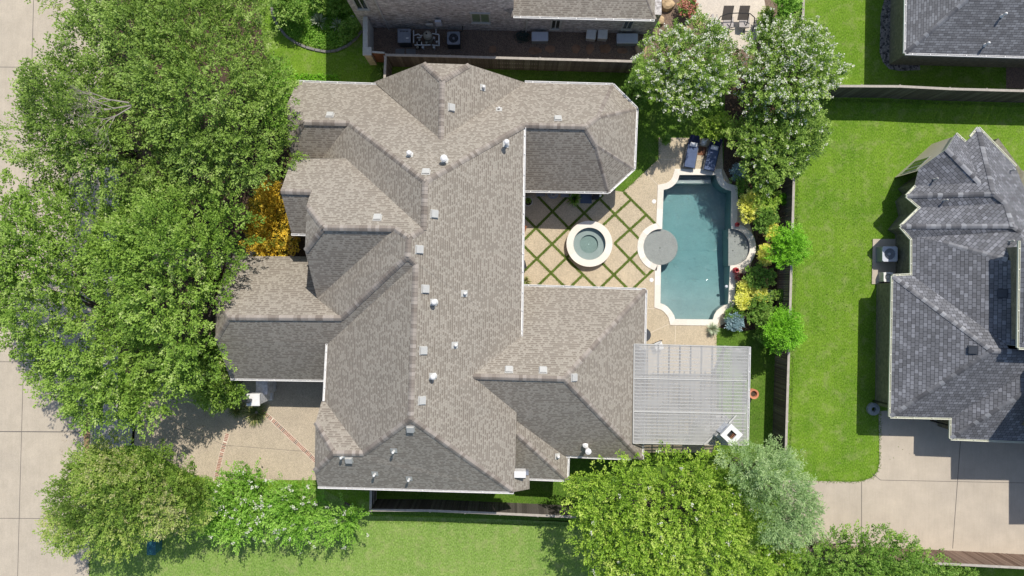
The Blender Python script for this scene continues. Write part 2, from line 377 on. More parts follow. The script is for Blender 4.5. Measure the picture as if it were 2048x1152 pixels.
def offset(pts, d):
    n = len(pts); out = []
    ar = sum(pts[i][0]*pts[(i+1) % n][1]-pts[(i+1) % n][0]*pts[i][1] for i in range(n)); sg = 1 if ar > 0 else -1
    for i in range(n):
        a, b, c = Vector(pts[i-1]), Vector(pts[i]), Vector(pts[(i+1) % n])
        u = (b-a).normalized(); v = (c-b).normalized(); n1 = Vector((u.y, -u.x))*sg; n2 = Vector((v.y, -v.x))*sg
        m = n1+n2; m = m.normalized() if m.length > .1 else n1
        k = 1/max(.6, m.dot(n1)); q = b+m*d*k; out.append((q.x, q.y))
    return out
hole = offset(pool, .17)
big = 90
ground = [P2(cx_at(-2000), -2000), (big, P(0, -2000).y), (big, P(0, 3200).y), P2(cx_at(3200), 3200)]
struct(MB().sheet([ground, hole], 0).build('lawn', M['lawn']))
struct(MB().sheet([[(-big, 80), P2(cx_at(-2000), -2000), P2(cx_at(3200), 3200), (-big, -82)]], -.13).build('street', M['street']))
def strip(mb, a, b, wd, z, mi=0):
    a = Vector(a); b = Vector(b); d = (b-a).normalized(); n = Vector((-d.y, d.x))*wd/2
    q = [(a+n), (a-n), (b-n), (b+n)]; mb.sheet([[(p.x, p.y) for p in q]], z, mi)
# kerb
kb = MB(); a, b = P(cx_at(-400)-3, -400), P(cx_at(1600)-3, 1600)
kb.prism([(a.x-.08, a.y), (a.x+.10, a.y), (b.x+.10, b.y), (b.x-.08, b.y)], -.13, .02)
struct(kb.build('kerb', M['street']))
j = MB()
for y in (-163, -15, 133, 281, 429, 577, 724, 864, 1038, 1190): strip(j, P2(-300, y-2), P2(cx_at(y)-4, y+1), .035 if y != 864 else .06, -.126)
strip(j, P2(70, -200), P2(31, 1200), .035, -.1255)
struct(j.build('street_joints', M['joint']))
gt = MB(); pts = [P2(cx_at(y)-5, y) for y in (790, 850, 900, 960)]+[P2(cx_at(y)-5-w_, y) for y, w_ in ((960, 3), (905, 14), (850, 17), (800, 8))]
gt.sheet([pts], -.122); struct(gt.build('gutter_stain', M['stain']))
def sheet(name, px, z, mat, holes=(), kind='structure'):
    o = MB().sheet([[P2(*p) for p in px]]+list(holes), z).build(name, mat); return struct(o, kind)
sheet('front_lawn', [(183,1010),(260,985),(400,985),(640,975),(745,1032),(1150,1042),(1165,1050),(1600,1090),(1600,1800),(160,1800)], .004, M['lawn_pale'])
sheet('back_yard_lawn', [(740,150),(770,112),(1275,126),(1470,60),(1600,190),(1588,345),(1570,925),(1540,1040),(1160,1045),(745,1028),(745,972)], .004, M['lawn_yard'], [hole])
sheet('driveway', [(268,838),(300,780),(380,740),(520,740),(720,740),(720,960),(560,960),(520,962),(470,968),(430,966),(372,943),(325,915),(290,895),(262,888)], .008, M['aggr_drive'])
sheet('sidewalk', [(cx_at(840)+1,838),(206,836),(208,300),(238,300),(236,838),(272,838),(268,889),(215,898),(cx_at(900)+1,905)], .008, M['walk'])
sheet('path', [(300,500),(470,505),(560,470),(560,500),(470,540),(300,535)], .008, M['aggr_drive'])
sheet('planting_bed', [(560,262),(560,520),(480,520),(400,700),(380,735),(450,800),(520,812),(520,760),(660,760),(660,262)], .006, M['mulch'])
sheet('oak_bed_shade', [(212,-120),(212,300),(240,300),(240,480),(212,480),(212,740),(330,760),(430,700),(560,520),(560,262),(560,150),(530,110),(500,-120)], .0055, M['mulch'])  # mulch ground; its dark colour also paints the shade in the oak gaps
sheet('garden_bed', [(1446,336),(1448,290),(1450,190),(1480,120),(1590,100),(1590,345),(1568,560),(1560,650),(1490,662),(1435,655),(1440,640),(1450,626),(1473,612),(1475,545),(1500,535),(1516,497),(1505,462),(1479,446),(1479,372),(1455,366)], .008, M['mulch'], )
sheet('side_yard', [(724,50),(1302,60),(1300,0),(1345,-60),(1610,-60),(1606,190),(1450,120),(1270,126),(768,112),(728,104)], .012, M['dirt'])
sheet('patio', [(1388,-20),(1395,30),(1415,60),(1428,95),(1500,100),(1520,60),(1532,20),(1525,-20)], .016, M['patio'])
sheet('gravel_bed', [(1776,-20),(1768,0),(1761,30),(1759,105),(1766,125),(1778,138),(1800,142),(1840,140),(1840,100),(1820,60),(1800,-20)], .008, M['gravel'])
sheet('neighbour_driveway', [(1757,822),(1759,925),(1755,942),(1744,955),(1722,962.5),(1700,963.5),(1600,961),(1560,960),(1560,1094),(2300,1120),(2300,800)], .008, M['drive_r'])
sheet('equipment_pad', [(1745,478),(1800,478),(1800,569),(1743,568)], .05, M['drive_r'])
sheet('shade_dirt', [(2012,130),(2100,130),(2100,180),(2012,177)], .008, M['dirt'])
jr = MB()
strip(jr, P2(1619,961), P2(1617,1090), .03, .013); strip(jr, P2(1723,963), P2(1723,1090), .04, .0135); strip(jr, P2(1921,877), P2(1905,1097), .04, .0137)
strip(jr, P2(1761,960), P2(2060,966), .03, .0142); strip(jr, P2(1745,948), P2(1761,960), .03, .0146)
struct(jr.build('driveway_joints', M['joint']))
# pool deck (exposed aggregate) around the pool and the diamond patio
deck = [(1317,275),(1444,277),(1446,338),(1478,400),(1500,450),(1512,490),(1500,535),(1470,570),(1462,640),(1433,655),(1433,905),(1270,905),(1285,585),(1040,580),(1040,370),(1180,372),(1246,384),(1317,318)]
sheet('pool_deck', deck, .016, M['aggr'], [hole])
st = MB()
SEG = []
def tline(a, b): SEG.append((a, b)); strip(st, P2(*a), P2(*b), .155, tline.z); tline.z += .0003
tline.z = .021
for a, b in [((1247,384),(1312,449)),((1190,388),(1280,480)),((1130,388),(1186,444)),((1229,486),(1290,550)),((1073,390),(1142,461)),((1204,526),(1254,576)),
             ((1045,429),(1135,519)),((1135,519),(1193,576)),((1046,490),(1131,575)),
             ((1140,388),(1045,483)),((1206,390),(1045,545)),((1263,398),(1206,450)),((1140,509),(1073,574)),((1294,428),(1229,487)),((1166,549),(1138,577)),((1279,500),(1199,577)),((1311,535),(1264,579))]: tline(a, b)
struct(st.build('turf_strips', M['turf']))
dj = MB(); z = .0195
for a, b in [((1317,318.5),(1445,319)),((1348,318),(1348,340)),((1290,342),(1315,370)),((1291,617),(1310,617)),((1295,668),(1338,648)),((1351,650),(1350,690)),((1246,384),(1312,450))]:
    strip(dj, P2(*a), P2(*b), .02, z); z += .0002
struct(dj.build('deck_joints', M['lightjoint']))
# brick bands in the driveway: rows of single pavers in pale mortar
def band(pts, wd, name):
    mb = MB(); L = [Vector(P2(*p)) for p in pts]; z = .0125
    for a, b in zip(L[:-1], L[1:]):
        d = (b-a); ln = d.length; d /= ln; n = Vector((-d.y, d.x)); strip(mb, a, b, wd+.04, z, 2); z += .0002
        t = .05
        while t < ln-.03:
            c = a+d*t; mb.box(c.x, c.y, .01, .075, wd*U(.93, 1), .0105, math.atan2(d.y, d.x), 0 if R() < .72 else 1); t += .10
    return struct(mb.build(name, [M['redbrick'], M['redbrickdk'], M['lightjoint']]))
band([(455,867),(450,885),(444,905),(438,930),(433,952),(431,966)], .24, 'paver_band')
band([(521,820),(545,840),(632,922),(650,938)], .26, 'paver_band')
dl = MB(); z = .0125
for a, b in [((318,825),(370,855)),((370,855),(455,893)),((445,890),(640,905)),((237,838),(236,890))]: strip(dl, P2(*a), P2(*b), .02, z); z += .0002
struct(dl.build('driveway_score_lines', M['joint']))
# ---------------------------------------------------------------- swimming pool
pr = thing('swimming_pool', 'teal rectangular swimming pool with curved corners and pale stone coping in the back yard', 'pool', (*P2(1390, 495), 0))
b = MB(); n = len(pool)
for i in range(n):
    a_, b_ = pool[i], pool[(i+1) % n]; b.add([(a_[0], a_[1], -2), (b_[0], b_[1], -2), (b_[0], b_[1], -.06), (a_[0], a_[1], -.06)], [(0, 1, 2, 3)])
ys = [340, 365, 367, 420, 500, 560, 600, 650]; dz = [-1.35, -1.35, -1.35, -1.4, -1.45, -1.25, -.95, -.80]
xs = [1270, 1324, 1345, 1380, 1440, 1510]; vs = []; fs = []
for i_, (y, d) in enumerate(zip(ys, dz)):
    for k_, x in enumerate(xs): vs.append((*P2(x, y), d+(.25 if k_ in (0, 1) and y > 550 else 0)+(.1 if k_ == 2 and y > 550 else 0)))
for i_ in range(len(ys)-1):
    for k_ in range(len(xs)-1): q = i_*len(xs)+k_; fs.append((q, q+len(xs), q+len(xs)+1, q+1))
b.add(vs, fs); b.build('basin', M['plaster'], pr)
s_ = MB(); x0, y0 = P2(1349, 346); x1, y1 = P2(1429, 357.5); x2, y2 = P2(1425, 365)
s_.prism([(x0, y0), (x1, y0), (x1, y1), (x0, y1)], -1.6, -.85); s_.prism([(P2(1350, 0)[0], y1), (x2, y1), (x2, y2), (P2(1350, 0)[0], y2)], -1.6, -.40)
s_.build('bench', M['plaster'], pr)
for cx_, cy_, rr, nm in ((1321,494,36.2,'shelf'),(1462.5,494.5,37,'shelf')):
    c = P(cx_, cy_); mb = MB()
    if cx_ < 1400: mb.lathe(c.x, c.y, [(rr/S, -1.7), (rr/S, -.19), (rr/S-.03, -.16)], 56)
    else:
        pp = [(c.x-.13, c.y-1.15)]+[(c.x+rr/S*math.cos(a), c.y+rr/S*math.sin(a)) for a in [math.radians(t) for t in range(-90, 95, 6)]]+[(c.x-.13, c.y+1.15)]
        mb.prism(pp, -1.7, -.16)
    sh = mb.build(nm, M['shelf'], pr)
    for dx, dy in (((0, .05),) if cx_ < 1400 else ((.15, .2), (.28, -.35))):
        MB().lathe(c.x+dx, c.y-dy, [(.035, -.165), (.035, -.15)], 10).build('drain', M['black'], sh)
cp = MB(); inner = offset(pool, -.03); outer = offset(pool, .345); segs = 0
for i in range(n):
    a_, b_, c_, d_ = inner[i], inner[(i+1) % n], outer[(i+1) % n], outer[i]
    L = (Vector(b_)-Vector(a_)).length; k = max(1, int(L/.6))
    for q in range(k):
        t0, t1 = q/k, (q+1)/k; f = lambda A, B, t: (A[0]+(B[0]-A[0])*t, A[1]+(B[1]-A[1])*t)
        Q = [f(a_, b_, t0), f(a_, b_, t1), f(d_, c_, t1), f(d_, c_, t0)]
        vs = [(x, y, -.07) for x, y in Q]+[(x, y, .055) for x, y in Q]; cp.add(vs, [(3,2,1,0),(4,5,6,7),(0,1,5,4),(1,2,6,5),(2,3,7,6),(3,0,4,7)], 0, U(.2, .9))
M['coping'] = tonemat('travertine_coping', [(0, (.66, .60, .51)), (1, (.80, .75, .66))], .7, .3)
cp.build('coping', M['coping'], pr)
wt = MB(); wo = offset(pool, .02); wt.prism(wo, -2.1, -.10)
wt.build('water', M['water'], pr)
# ---------------------------------------------------------------- raised spa
c = P(1179, 487.5, .5); sp = thing('round_spa', 'raised round stone spa with pale ring coping on the diamond patio', 'spa', (c.x, c.y, 0))
MB().lathe(c.x, c.y, [(1.32, 0), (1.32, .44)], 64, caps=False).build('wall', M['wall'], sp)
rg = MB(); ns = 48
for i in range(ns):
    a0, a1 = 2*math.pi*i/ns, 2*math.pi*(i+1)/ns; tn = [.5, .6, .45, .75][(i//4) % 4]+U(-.05, .05)
    Q = [(c.x+r*math.cos(a), c.y+r*math.sin(a)) for r, a in ((.99, a0), (1.41, a0), (1.41, a1), (.99, a1))]
    rg.add([(x, y, .43) for x, y in Q]+[(x, y, .50) for x, y in Q], [(3,2,1,0),(4,5,6,7),(0,1,5,4),(1,2,6,5),(2,3,7,6),(3,0,4,7)], 0, tn)
rg.build('coping', M['coping'], sp)
MB().lathe(c.x, c.y, [(.55, .045), (.57, .17), (.93, .19), (1.0, .2), (1.0, .435)], 64, caps=False).build('basin', M['plaster'], sp)
MB().lathe(c.x, c.y, [(.57, .03), (.57, .04)], 40).build('floor', M['shelf'], sp)
MB().lathe(c.x, c.y, [(1.01, -.05), (1.01, .36)], 64).build('water', M['spawater'], sp)
MB().lathe(c.x, c.y, [(.03, .03), (.03, .07)], 12).build('drain', M['white'], sp)
# ================================================================ ROOFS
TH = math.radians(1.1)
def dirs():
    E_ = Vector((math.cos(TH), -math.sin(TH))); S_ = Vector((-math.sin(TH), -math.cos(TH)))
    D = {'N': -S_, 'S': S_, 'E': E_, 'W': -E_}
    for a in 'NS':
        for b in 'EW': D[a+b] = (D[a]+D[b]).normalized()
    return D
DIR = dirs()
def solve_roof(V, F, A, p):
    """heights of the surveyed roof corners: every facet is a plane of pitch p falling in its own direction"""
    ks = list(V); ix = {k: i for i, k in enumerate(ks)}; n = len(ks); m = len(F); z = np.full(n, 5.0)
    for _ in range(7):
        Rr = []; B = []
        for f, (dn, vs) in enumerate(F):
            d = DIR[dn]; t = (-d.y, d.x)
            for k in vs.split():
                q3 = P(*V[k], z[ix[k]]); r = np.zeros(n+3*m); r[ix[k]] = 3; r[n+f] = -3
                r[n+m+f] = 3*(d.x*q3.x+d.y*q3.y); r[n+2*m+f] = 3*(t[0]*q3.x+t[1]*q3.y); Rr.append(r); B.append(0)
            r = np.zeros(n+3*m); r[n+m+f] = 1.8; Rr.append(r); B.append(1.8*p)
            r = np.zeros(n+3*m); r[n+2*m+f] = 3; Rr.append(r); B.append(0)
        for k, zz in A.items():
            r = np.zeros(n+3*m); r[ix[k]] = 1.5; Rr.append(r); B.append(1.5*zz)
        z = np.linalg.lstsq(np.array(Rr), np.array(B), rcond=None)[0][:n]
    return {k: P(*V[k], z[ix[k]]) for k in ks}
def facet_plane(X, d):
    c = sum((Vector(v) for v in X), Vector())/len(X); A = np.array([[v[0]-c.x, v[1]-c.y] for v in X]); z = np.array([v[2]-c.z for v in X])
    g = np.linalg.lstsq(A, z, rcond=None)[0]; return c, g
class Roof:
    def __init__(s, V, F, A, p): s.V = V; s.F = F; s.X = solve_roof(V, F, A, p); s.pl = {}
    def mesh(s, name, mat, parent, th=.16, rim=None, skip=()):
        vs = []; fs = []; uvs = []
        for fi, (d, ks) in enumerate(s.F):
            X = [s.X[k] for k in ks.split()]; dv = DIR[d]; sl = math.sqrt(1+.9**2)
            t2 = Vector((-dv.y, dv.x)); b0 = len(vs); ox = fi*1.37
            vs += [tuple(v) for v in X]
            uv = [(v.x*t2.x+v.y*t2.y+ox, -(v.x*dv.x+v.y*dv.y)*sl) for v in X]; uvs += uv
            for t in tessellate_polygon([[Vector((v.x, v.y, 0)) for v in X]]):
                a, b_, c = [X[i] for i in t]
                if (b_-a).cross(c-a).length < 1e-6: continue
                if (b_-a).cross(c-a).z < 0: t = t[::-1]
                fs.append(tuple(b0+i for i in t))
            s.pl[fi] = facet_plane(X, d)
        # merge identical corners while keeping per-facet UVs
        key = {}; remap = []; vv = []
        for v in vs:
            k = tuple(round(x, 3) for x in v)
            if k not in key: key[k] = len(vv); vv.append(v)
            remap.append(key[k])
        o3 = root_loc(parent); me = bpy.data.meshes.new(name)
        me.from_pydata([(v[0]-o3.x, v[1]-o3.y, v[2]-o3.z) for v in vv], [], [tuple(remap[i] for i in f) for f in fs])
        ul = me.uv_layers.new(name='UVMap'); k = 0
        for f in fs:
            for i in f: ul.data[k].uv = uvs[i]; k += 1
        me.materials.append(mat); me.materials.append(rim or M['fascia'])
        o = bpy.data.objects.new(name, me); C.objects.link(o); o.parent = parent
        md = o.modifiers.new('thickness', 'SOLIDIFY'); md.thickness = th; md.offset = -1; md.material_offset_rim = 1
        s.obj = o; return o
    def at(s, px, py):
        """the roof surface point seen at a photograph position"""
        best = None
        for fi, (d, ks) in enumerate(s.F):
            pg = [s.V[k] for k in ks.split()]
            if inside(pg, px, py):
                c, g = s.pl[fi]; z = 5.0
                for _ in range(12):
                    q = P(px, py, z); z = c.z+g[0]*(q.x-c.x)+g[1]*(q.y-c.y)
                if best is None or z > best[0].z: best = (P(px, py, z), Vector((-g[0], -g[1], 1)).normalized())
        return best
    def caps(s, edges, mat, parent, wd=.30, ln=.19, dipk=.62):
        mb = MB()
        for e in edges.split():
            a, b = [s.X[k] for k in e.split('-')]; d = b-a; L = d.length; d.normalize(); up = Vector((0, 0, 1)); sd = d.cross(up).normalized()
            n_ = max(1, int(L/ln)); tn = .5
            drop = .13*min(1, 1.1)
            dip = wd/2*dipk
            for i in range(n_):
                p0 = a+d*(L*i/n_); p1 = a+d*(L*(i+1.15)/n_); tn = min(1, max(0, .45+U(-.5, .5)))
                h0, h1 = .012, .032
                q = []
                for p, h in ((p0, h0), (p1, h1)):
                    for u, dz in ((-1, -dip), (-.45, -dip*.36), (0, 0), (.45, -dip*.36), (1, -dip)): q.append(p+sd*u*wd/2+up*(h+dz))
                mb.add(q, [(k, k+1, k+6, k+5) for k in range(4)]+[(5, 6, 7, 8, 9), (4, 3, 2, 1, 0)], 0, tn)
        return mb.build('ridge_cap', mat, parent)
def inside(pg, x, y):
    r = False; n = len(pg); j = n-1
    for i in range(n):
        if (pg[i][1] > y) != (pg[j][1] > y) and x < (pg[j][0]-pg[i][0])*(y-pg[i][1])/(pg[j][1]-pg[i][1])+pg[i][0]: r = not r
        j = i
    return r
def wallmesh(mb, pts, z0, z1, top=True):
    """closed footprint extruded; UVs laid in metres for the brickwork"""
    mb.prism(pts, z0, z1, 0, None, top, False)
def uvwall(o):
    """box-project the brick UVs"""
    me = o.data; ul = me.uv_layers.new(name='UVMap')
    for p in me.polygons:
        n_ = p.normal; t = Vector((-n_.y, n_.x, 0)); t = t.normalized() if t.length > .2 else Vector((1, 0, 0))
        for li in p.loop_indices:
            v = me.vertices[me.loops[li].vertex_index].co; ul.data[li].uv = (v.dot(t), v.z if abs(n_.z) < .7 else v.y)
    return o
def rect(x0, x1, y0, y1):
    """plan rectangle given in photograph pixels at ground scale, turned with the house"""
    c_, s_ = math.cos(-TH), math.sin(-TH)
    return [(x*c_/S-(-y)*s_/S, x*s_/S+(-y)*c_/S) for x, y in ((x0, y0), (x1, y0), (x1, y1), (x0, y1))]
def gutter(a, b, out, parent, mat, z=None, wd=.105, ticks=True):
    """open box gutter hung on an eave, with strap ticks"""
    a = Vector(a); b = Vector(b); d = (b-a); L = d.length; d.normalize(); o = Vector((out.x, out.y, 0)); o = (o-d*o.dot(d)).normalized()
    mb = MB(); dn = Vector((0, 0, -.09))
    mb.beam(a+o*.055+dn, b+o*.055+dn, wd, .03); mb.beam(a+o*(wd-.012)+dn*.45, b+o*(wd-.012)+dn*.45, .03, .10)
    mb.beam(a+o*.006+dn*.4, b+o*.006+dn*.4, .02, .10)
    for e in (a, b): mb.beam(e+o*.0+dn*.4, e+o*wd+dn*.4, .02, .10)
    if ticks:
        t = .4
        while t < L-.1: mb.beam(a+d*t+o*.0+Vector((0, 0, .005)), a+d*t+o*wd+Vector((0, 0, .005)), .045, .02); t += 1.05+U(-.1, .1)
    return mb.build('gutter', mat, parent)
# ---------------------------------------------------------------- the main house
V = dict(n1=(748,164),n2=(846,126),n3=(939,129),n4=(1050,165),n5=(884,161),n6=(882,279),n7=(765,170),
a1=(594,164),a2=(574.5,208),a3=(576,288),a4=(607,244),a5=(698,246),a6=(585,316),a7=(645,316),
b1=(850,363),c1=(1049,250),c2=(1170,253),c3=(1226,170),w2=(1196,234),w1=(1191,288),x1=(1273,217),x2=(1268,337),x3=(1217,384),x4=(1047,381),
d1=(692,317),d2=(847,459),e1=(584,317),e2=(561,382),e3=(622,384),g1=(613,411),g2=(610,502),g3=(646,455),g5=(789,457),p1=(817,476),
f1=(583,467),f2=(612,468),g6=(634,597),g7=(683,636),h1=(815,512),h2=(831,528),v=(655,688),i2=(457,635),i3=(431,680),i5=(461,757),i6=(650,760),
j1=(462,512),j2=(625,513),j4=(432,597),k1=(821,838),k2=(727,907),k3=(667,907),k4=(629,943),k5=(636,973),k6=(1027,984),
m1=(643,803),m2=(631,845),m3=(650,803),E0=(1048,255),q1=(1042,672),q2=(945,753),q3=(1033,825),q4=(1030,953),
s1=(1043,572),r1=(1128,758),r2=(1291,580),r3=(1284,918),t1=(1127,911),t2=(1033,842),u1=(1033,868),u2=(1134,960),u3=(1136,912),u4=(1031,957))
F = [('N','n7 a1 a2 a4 a5 b1 c1 c2 w2 c3 n4 n6'),('W','n1 n2 n5 n6'),('E','n5 n3 n4 n6'),('N','n2 n3 n5'),('W','a2 a3 a4'),
('S','a4 a3 a6 a7 a5'),('W','a5 a7 d1 d2 b1'),('N','e1 d1 d2 p1 g5 g3 g1 e3 e2'),('S','e2 e3 f2 f1'),('W','g1 g2 g3'),('S','g3 g2 g6 g5'),
('W','g5 g6 g7 h1 p1'),('S','i2 g7 h1 h2 v i6 i5 i3'),('N','j1 j2 g6 g7 i2 j4'),('W','j4 i3 i2'),('W','h2 k1 k2 m3 v'),('N','m1 m2 k3 k2 m3'),('W','m2 k4 k3'),
('S','k1 k2 k3 k4 k5 k6'),('E','c1 b1 d2 p1 h1 h2 k1 k6 q4 q3 q2 q1 E0'),('N','s1 q1 q2 r1 r2'),('E','r2 r1 r3'),('S','q2 r1 r3 t1 t2 q3'),('E','t2 u1 u2 u3 t1'),('S','u1 u4 u2'),
('NE','w2 c3 x1'),('E','c2 w2 x1 x2 w1'),('SE','w1 x2 x3'),('S','c1 c2 w1 x3 x4')]
A = {k: 3 for k in 'n1 n4 n7 a1 c3 x1 x2 x3 x4 s1 r2 r3 t1 u2 u3'.split()}
A.update({k: 3.3 for k in 'i5 i6 j1 j2'.split()}); A.update({k: 5.9 for k in 'E0 e1 f1 k5 k6 m1 v q1'.split()})
hs = thing('brick_house', 'large tan house with sprawling brown shingled hip roof in the middle of the photo', 'house', (*P2(900, 560), 0))
RF = Roof(V, F, A, .93)
# extra roof stub by the south-east corner
roof = RF.mesh('roof', M['roof'], hs)
X = RF.X
stub = MB()
q = [P(1029,956,5.72), P(1059,952,5.0), P(1059,978,5.0), P(1027,984,5.75)]
stub.add([*q, *[x-Vector((0, 0, .15)) for x in q]], [(0,3,2,1),(4,5,6,7),(0,1,5,4),(1,2,6,5),(2,3,7,6),(3,0,4,7)])
so_ = stub.build('roof_return', M['roof'], roof); ul = so_.data.uv_layers.new(name='UVMap')
for l_, lp in enumerate(so_.data.loops): vco = so_.data.vertices[lp.vertex_index].co; ul.data[l_].uv = (vco.y, vco.x*1.35)
RF.caps('a4-a5 a5-b1 b1-c1 c1-c2 c2-w2 w2-x1 w2-c3 c2-w1 w1-x2 w1-x3 n5-n6 n2-n5 n3-n5 a2-a4 a3-a4 b1-d2 d2-p1 g5-p1 g3-g5 g1-g3 g2-g3 e2-e3 p1-h1 h1-g7 g7-i2 i2-j4 i2-i3 h1-h2 h2-k1 k1-k2 k2-k3 k3-m2 k3-k4 k1-k6 q2-r1 r1-r2 r1-r3 u1-u2', M['cap'], roof)
wb = MB()
for x0, x1, y0, y1, h in ((-305,8,-205,335,5.6),(-268,8,-262,-205,5.5),(-367,-300,-211,-104,5.7),(-320,-300,-104,16,5.5),(-508,-300,-46,153,3.15),(-325,-300,210,330,5.7),
        (-245,12,-370,-255,2.85),(-388,-240,-371,-200,2.85),(5,236,8,305,2.85),(5,92,300,343,2.7)): wallmesh(wb, rect(x0, x1, y0, y1), 0, h)
wallmesh(wb, [(x/S, -y/S) for x, y in ((8,-366),(181,-369),(219,-329),(217,-232),(172,-197),(8,-200))], 0, 2.85)
# gable walls under the rakes
def gablewall(ks, inset):
    pts = [X[k] for k in ks.split()]; c_ = sum(pts, Vector())/len(pts)
    q = [p+Vector(inset)-Vector((0, 0, .2)) for p in pts]; q2 = [p+Vector(inset)*1.6 for p in q]; n_ = len(q)
    wb.add(q+q2, [tuple(range(n_)), tuple(reversed(range(n_, 2*n_)))]+[(i, (i+1) % n_, n_+(i+1) % n_, n_+i) for i in range(n_)])
for ks in ('e1 e2 f1', 'g1 g2 g6', 'i5 i3 j4 j1', 'a1 a2 a3 a6', 'm1 m2 k4 k5'): gablewall(ks, (.35, 0, 0))
gablewall('n1 n2 n3 n4', (0, -.35, 0))
uvwall(wb.build('wall', M['wall'], hs))
def G(a, b, d, mat=None): gutter(X[a] if isinstance(a, str) else a, X[b] if isinstance(b, str) else b, DIR[d], hs, mat or M['white'])
G('E0', 'q1', 'E'); G('x4', 'x3', 'S'); G('x3', 'x2', 'SE'); G('x2', 'x1', 'E'); G('x1', 'c3', 'NE'); G('c3', 'n4', 'N'); G('a1', 'n7', 'N')
G('s1', 'r2', 'N'); G('r2', 'r3', 'E'); G(P(1127,911,3), P(1262,917,3), 'S'); G('u3', 'u2', 'E'); G(P(1058,957,2.9), X['u2'], 'S'); G('k5', 'k6', 'S')
G('i5', 'i6', 'S'); G('v', P(649,802,5.9), 'W'); G('f1', 'f2', 'S')
def roof_vent(rf, px, py, parent, mat, sz=.35, flush=False):
    r = rf.at(px, py)
    if not r: return
    p, nm = r; dn = Vector((nm.x, nm.y)); dn = dn.normalized(); ang = math.atan2(dn.y, dn.x)
    mb = MB(); u = Vector((math.cos(ang), math.sin(ang), 0)); t = Vector((-u.y, u.x, 0)); sl = (u-nm*u.dot(nm)).normalized()
    fl = [p+sl*a*sz*.62+t*b_*sz*.62+nm*.03 for a, b_ in ((-1,-1),(1,-1),(1,1),(-1,1))]
    mb.add(fl+[q_-nm*.04 for q_ in fl], [(0,1,2,3),(7,6,5,4),(0,4,5,1),(1,5,6,2),(2,6,7,3),(3,7,4,0)])
    h = .13; top = [p+sl*a*sz*.5+t*b_*sz*.5+nm*(h if a > 0 else h*.75) for a, b_ in ((-1,-1),(1,-1),(1,1),(-1,1))]
    bot = [p+sl*a*sz*.46+t*b_*sz*.46-nm*.02 for a, b_ in ((-1,-1),(1,-1),(1,1),(-1,1))]
    mb.add(top+bot, [(0,1,2,3),(7,6,5,4),(0,4,5,1),(1,5,6,2),(2,6,7,3),(3,7,4,0)])
    return mb.build('roof_vent', mat, parent)
def flue(rf, px, py, parent, h=.5, r=.07, cap=.12, mat=None, base=True):
    """plumbing or gas flue; px,py is where its top shows"""
    q = rf.at(px, py)
    if not q: return
    p, nm = q; k = (H-p.z-h)/(H-p.z); b_ = Vector((p.x*k, p.y*k, 0)); z = p.z
    for _ in range(3):
        rr = rf.at(1024+b_.x*S*H/(H-z), 576-b_.y*S*H/(H-z)); z = rr[0].z if rr else z
    b_.z = z; mat = mat or M['white']
    mb = MB(); mb.tube(b_-Vector((0, 0, .1)), b_+Vector((0, 0, h)), r, r, 12); mb.lathe(b_.x, b_.y, [(r+.02, z+h-.10), (cap, z+h-.08), (cap, z+h-.02), (cap*.55, z+h+.04), (0, z+h+.05)], 14)
    mb.lathe(b_.x, b_.y, [(r*2.1, z-.02), (r*1.15, z+.12)], 14)
    o = mb.build('flue_pipe', mat, parent)
    if base:
        u = Vector((nm.x, nm.y, 0)).normalized(); t = Vector((-u.y, u.x, 0)); sl = (u-nm*u.dot(nm)).normalized(); f = MB()
        c_ = b_-sl*.08; fl = [c_+sl*a*.2+t*b2*.17+nm*.025 for a, b2 in ((-1,-1),(1,-1),(1,1),(-1,1))]
        f.add(fl, [(0,1,2,3)]); f.build('flashing', M['offwhite'] if mat is M['white'] else M['darkmetal'], parent)
    return o
for x, y in ((660,231),(902,215),(1116,238),(852,345),(868,428),(755,436),(838,499),(850,578),(846,701),(843,801),(821,857),(698,919),(1018,740),(1086,741),(1147,755)): roof_vent(RF, x, y, roof, M['offwhite'])
for x, y, h, r, cp_ in ((967,173,.25,.05,.09),(998,216,.22,.04,.07),(818,306,.45,.08,.13),(888,317,.65,.09,.18),(1013,283,.75,.07,.14),(867,605,.5,.08,.13),(930,587,.25,.05,.08),(911,691,.25,.05,.08),
        (865,755,.5,.08,.13),(786,905,.4,.04,.07),(748,951,.4,.04,.07),(817,961,.4,.04,.07),(682,916,.35,.04,.07),(1117,914,.3,.05,.09)): flue(RF, x, y, roof, h, r, cp_)
# tall vent pipe by the rear eave
mb = MB(); b_ = P(1172, 893, 3.35); mb.tube(b_, b_+Vector((0, 0, 1.25)), .12, .12, 16); mb.lathe(b_.x, b_.y, [(.15, b_.z+1.15), (.17, b_.z+1.2), (.17, b_.z+1.28), (.05, b_.z+1.33), (0, b_.z+1.34)], 18)
mb.lathe(b_.x-.1, b_.y+.22, [(.16, b_.z+.1), (.16, b_.z+.62), (.0, b_.z+.7)], 14); mb.build('vent_stack', M['white'], roof)
mb = MB(); c_ = P(1040, 949, 5.9); mb.box(c_.x, c_.y, 5.3, .62, .34, .62, -TH); mb.box(c_.x+.38, c_.y+.05, 5.45, .16, .2, .4, -TH, 1); mb.build('dormer_box', [M['white'], M['greymetal']], roof)
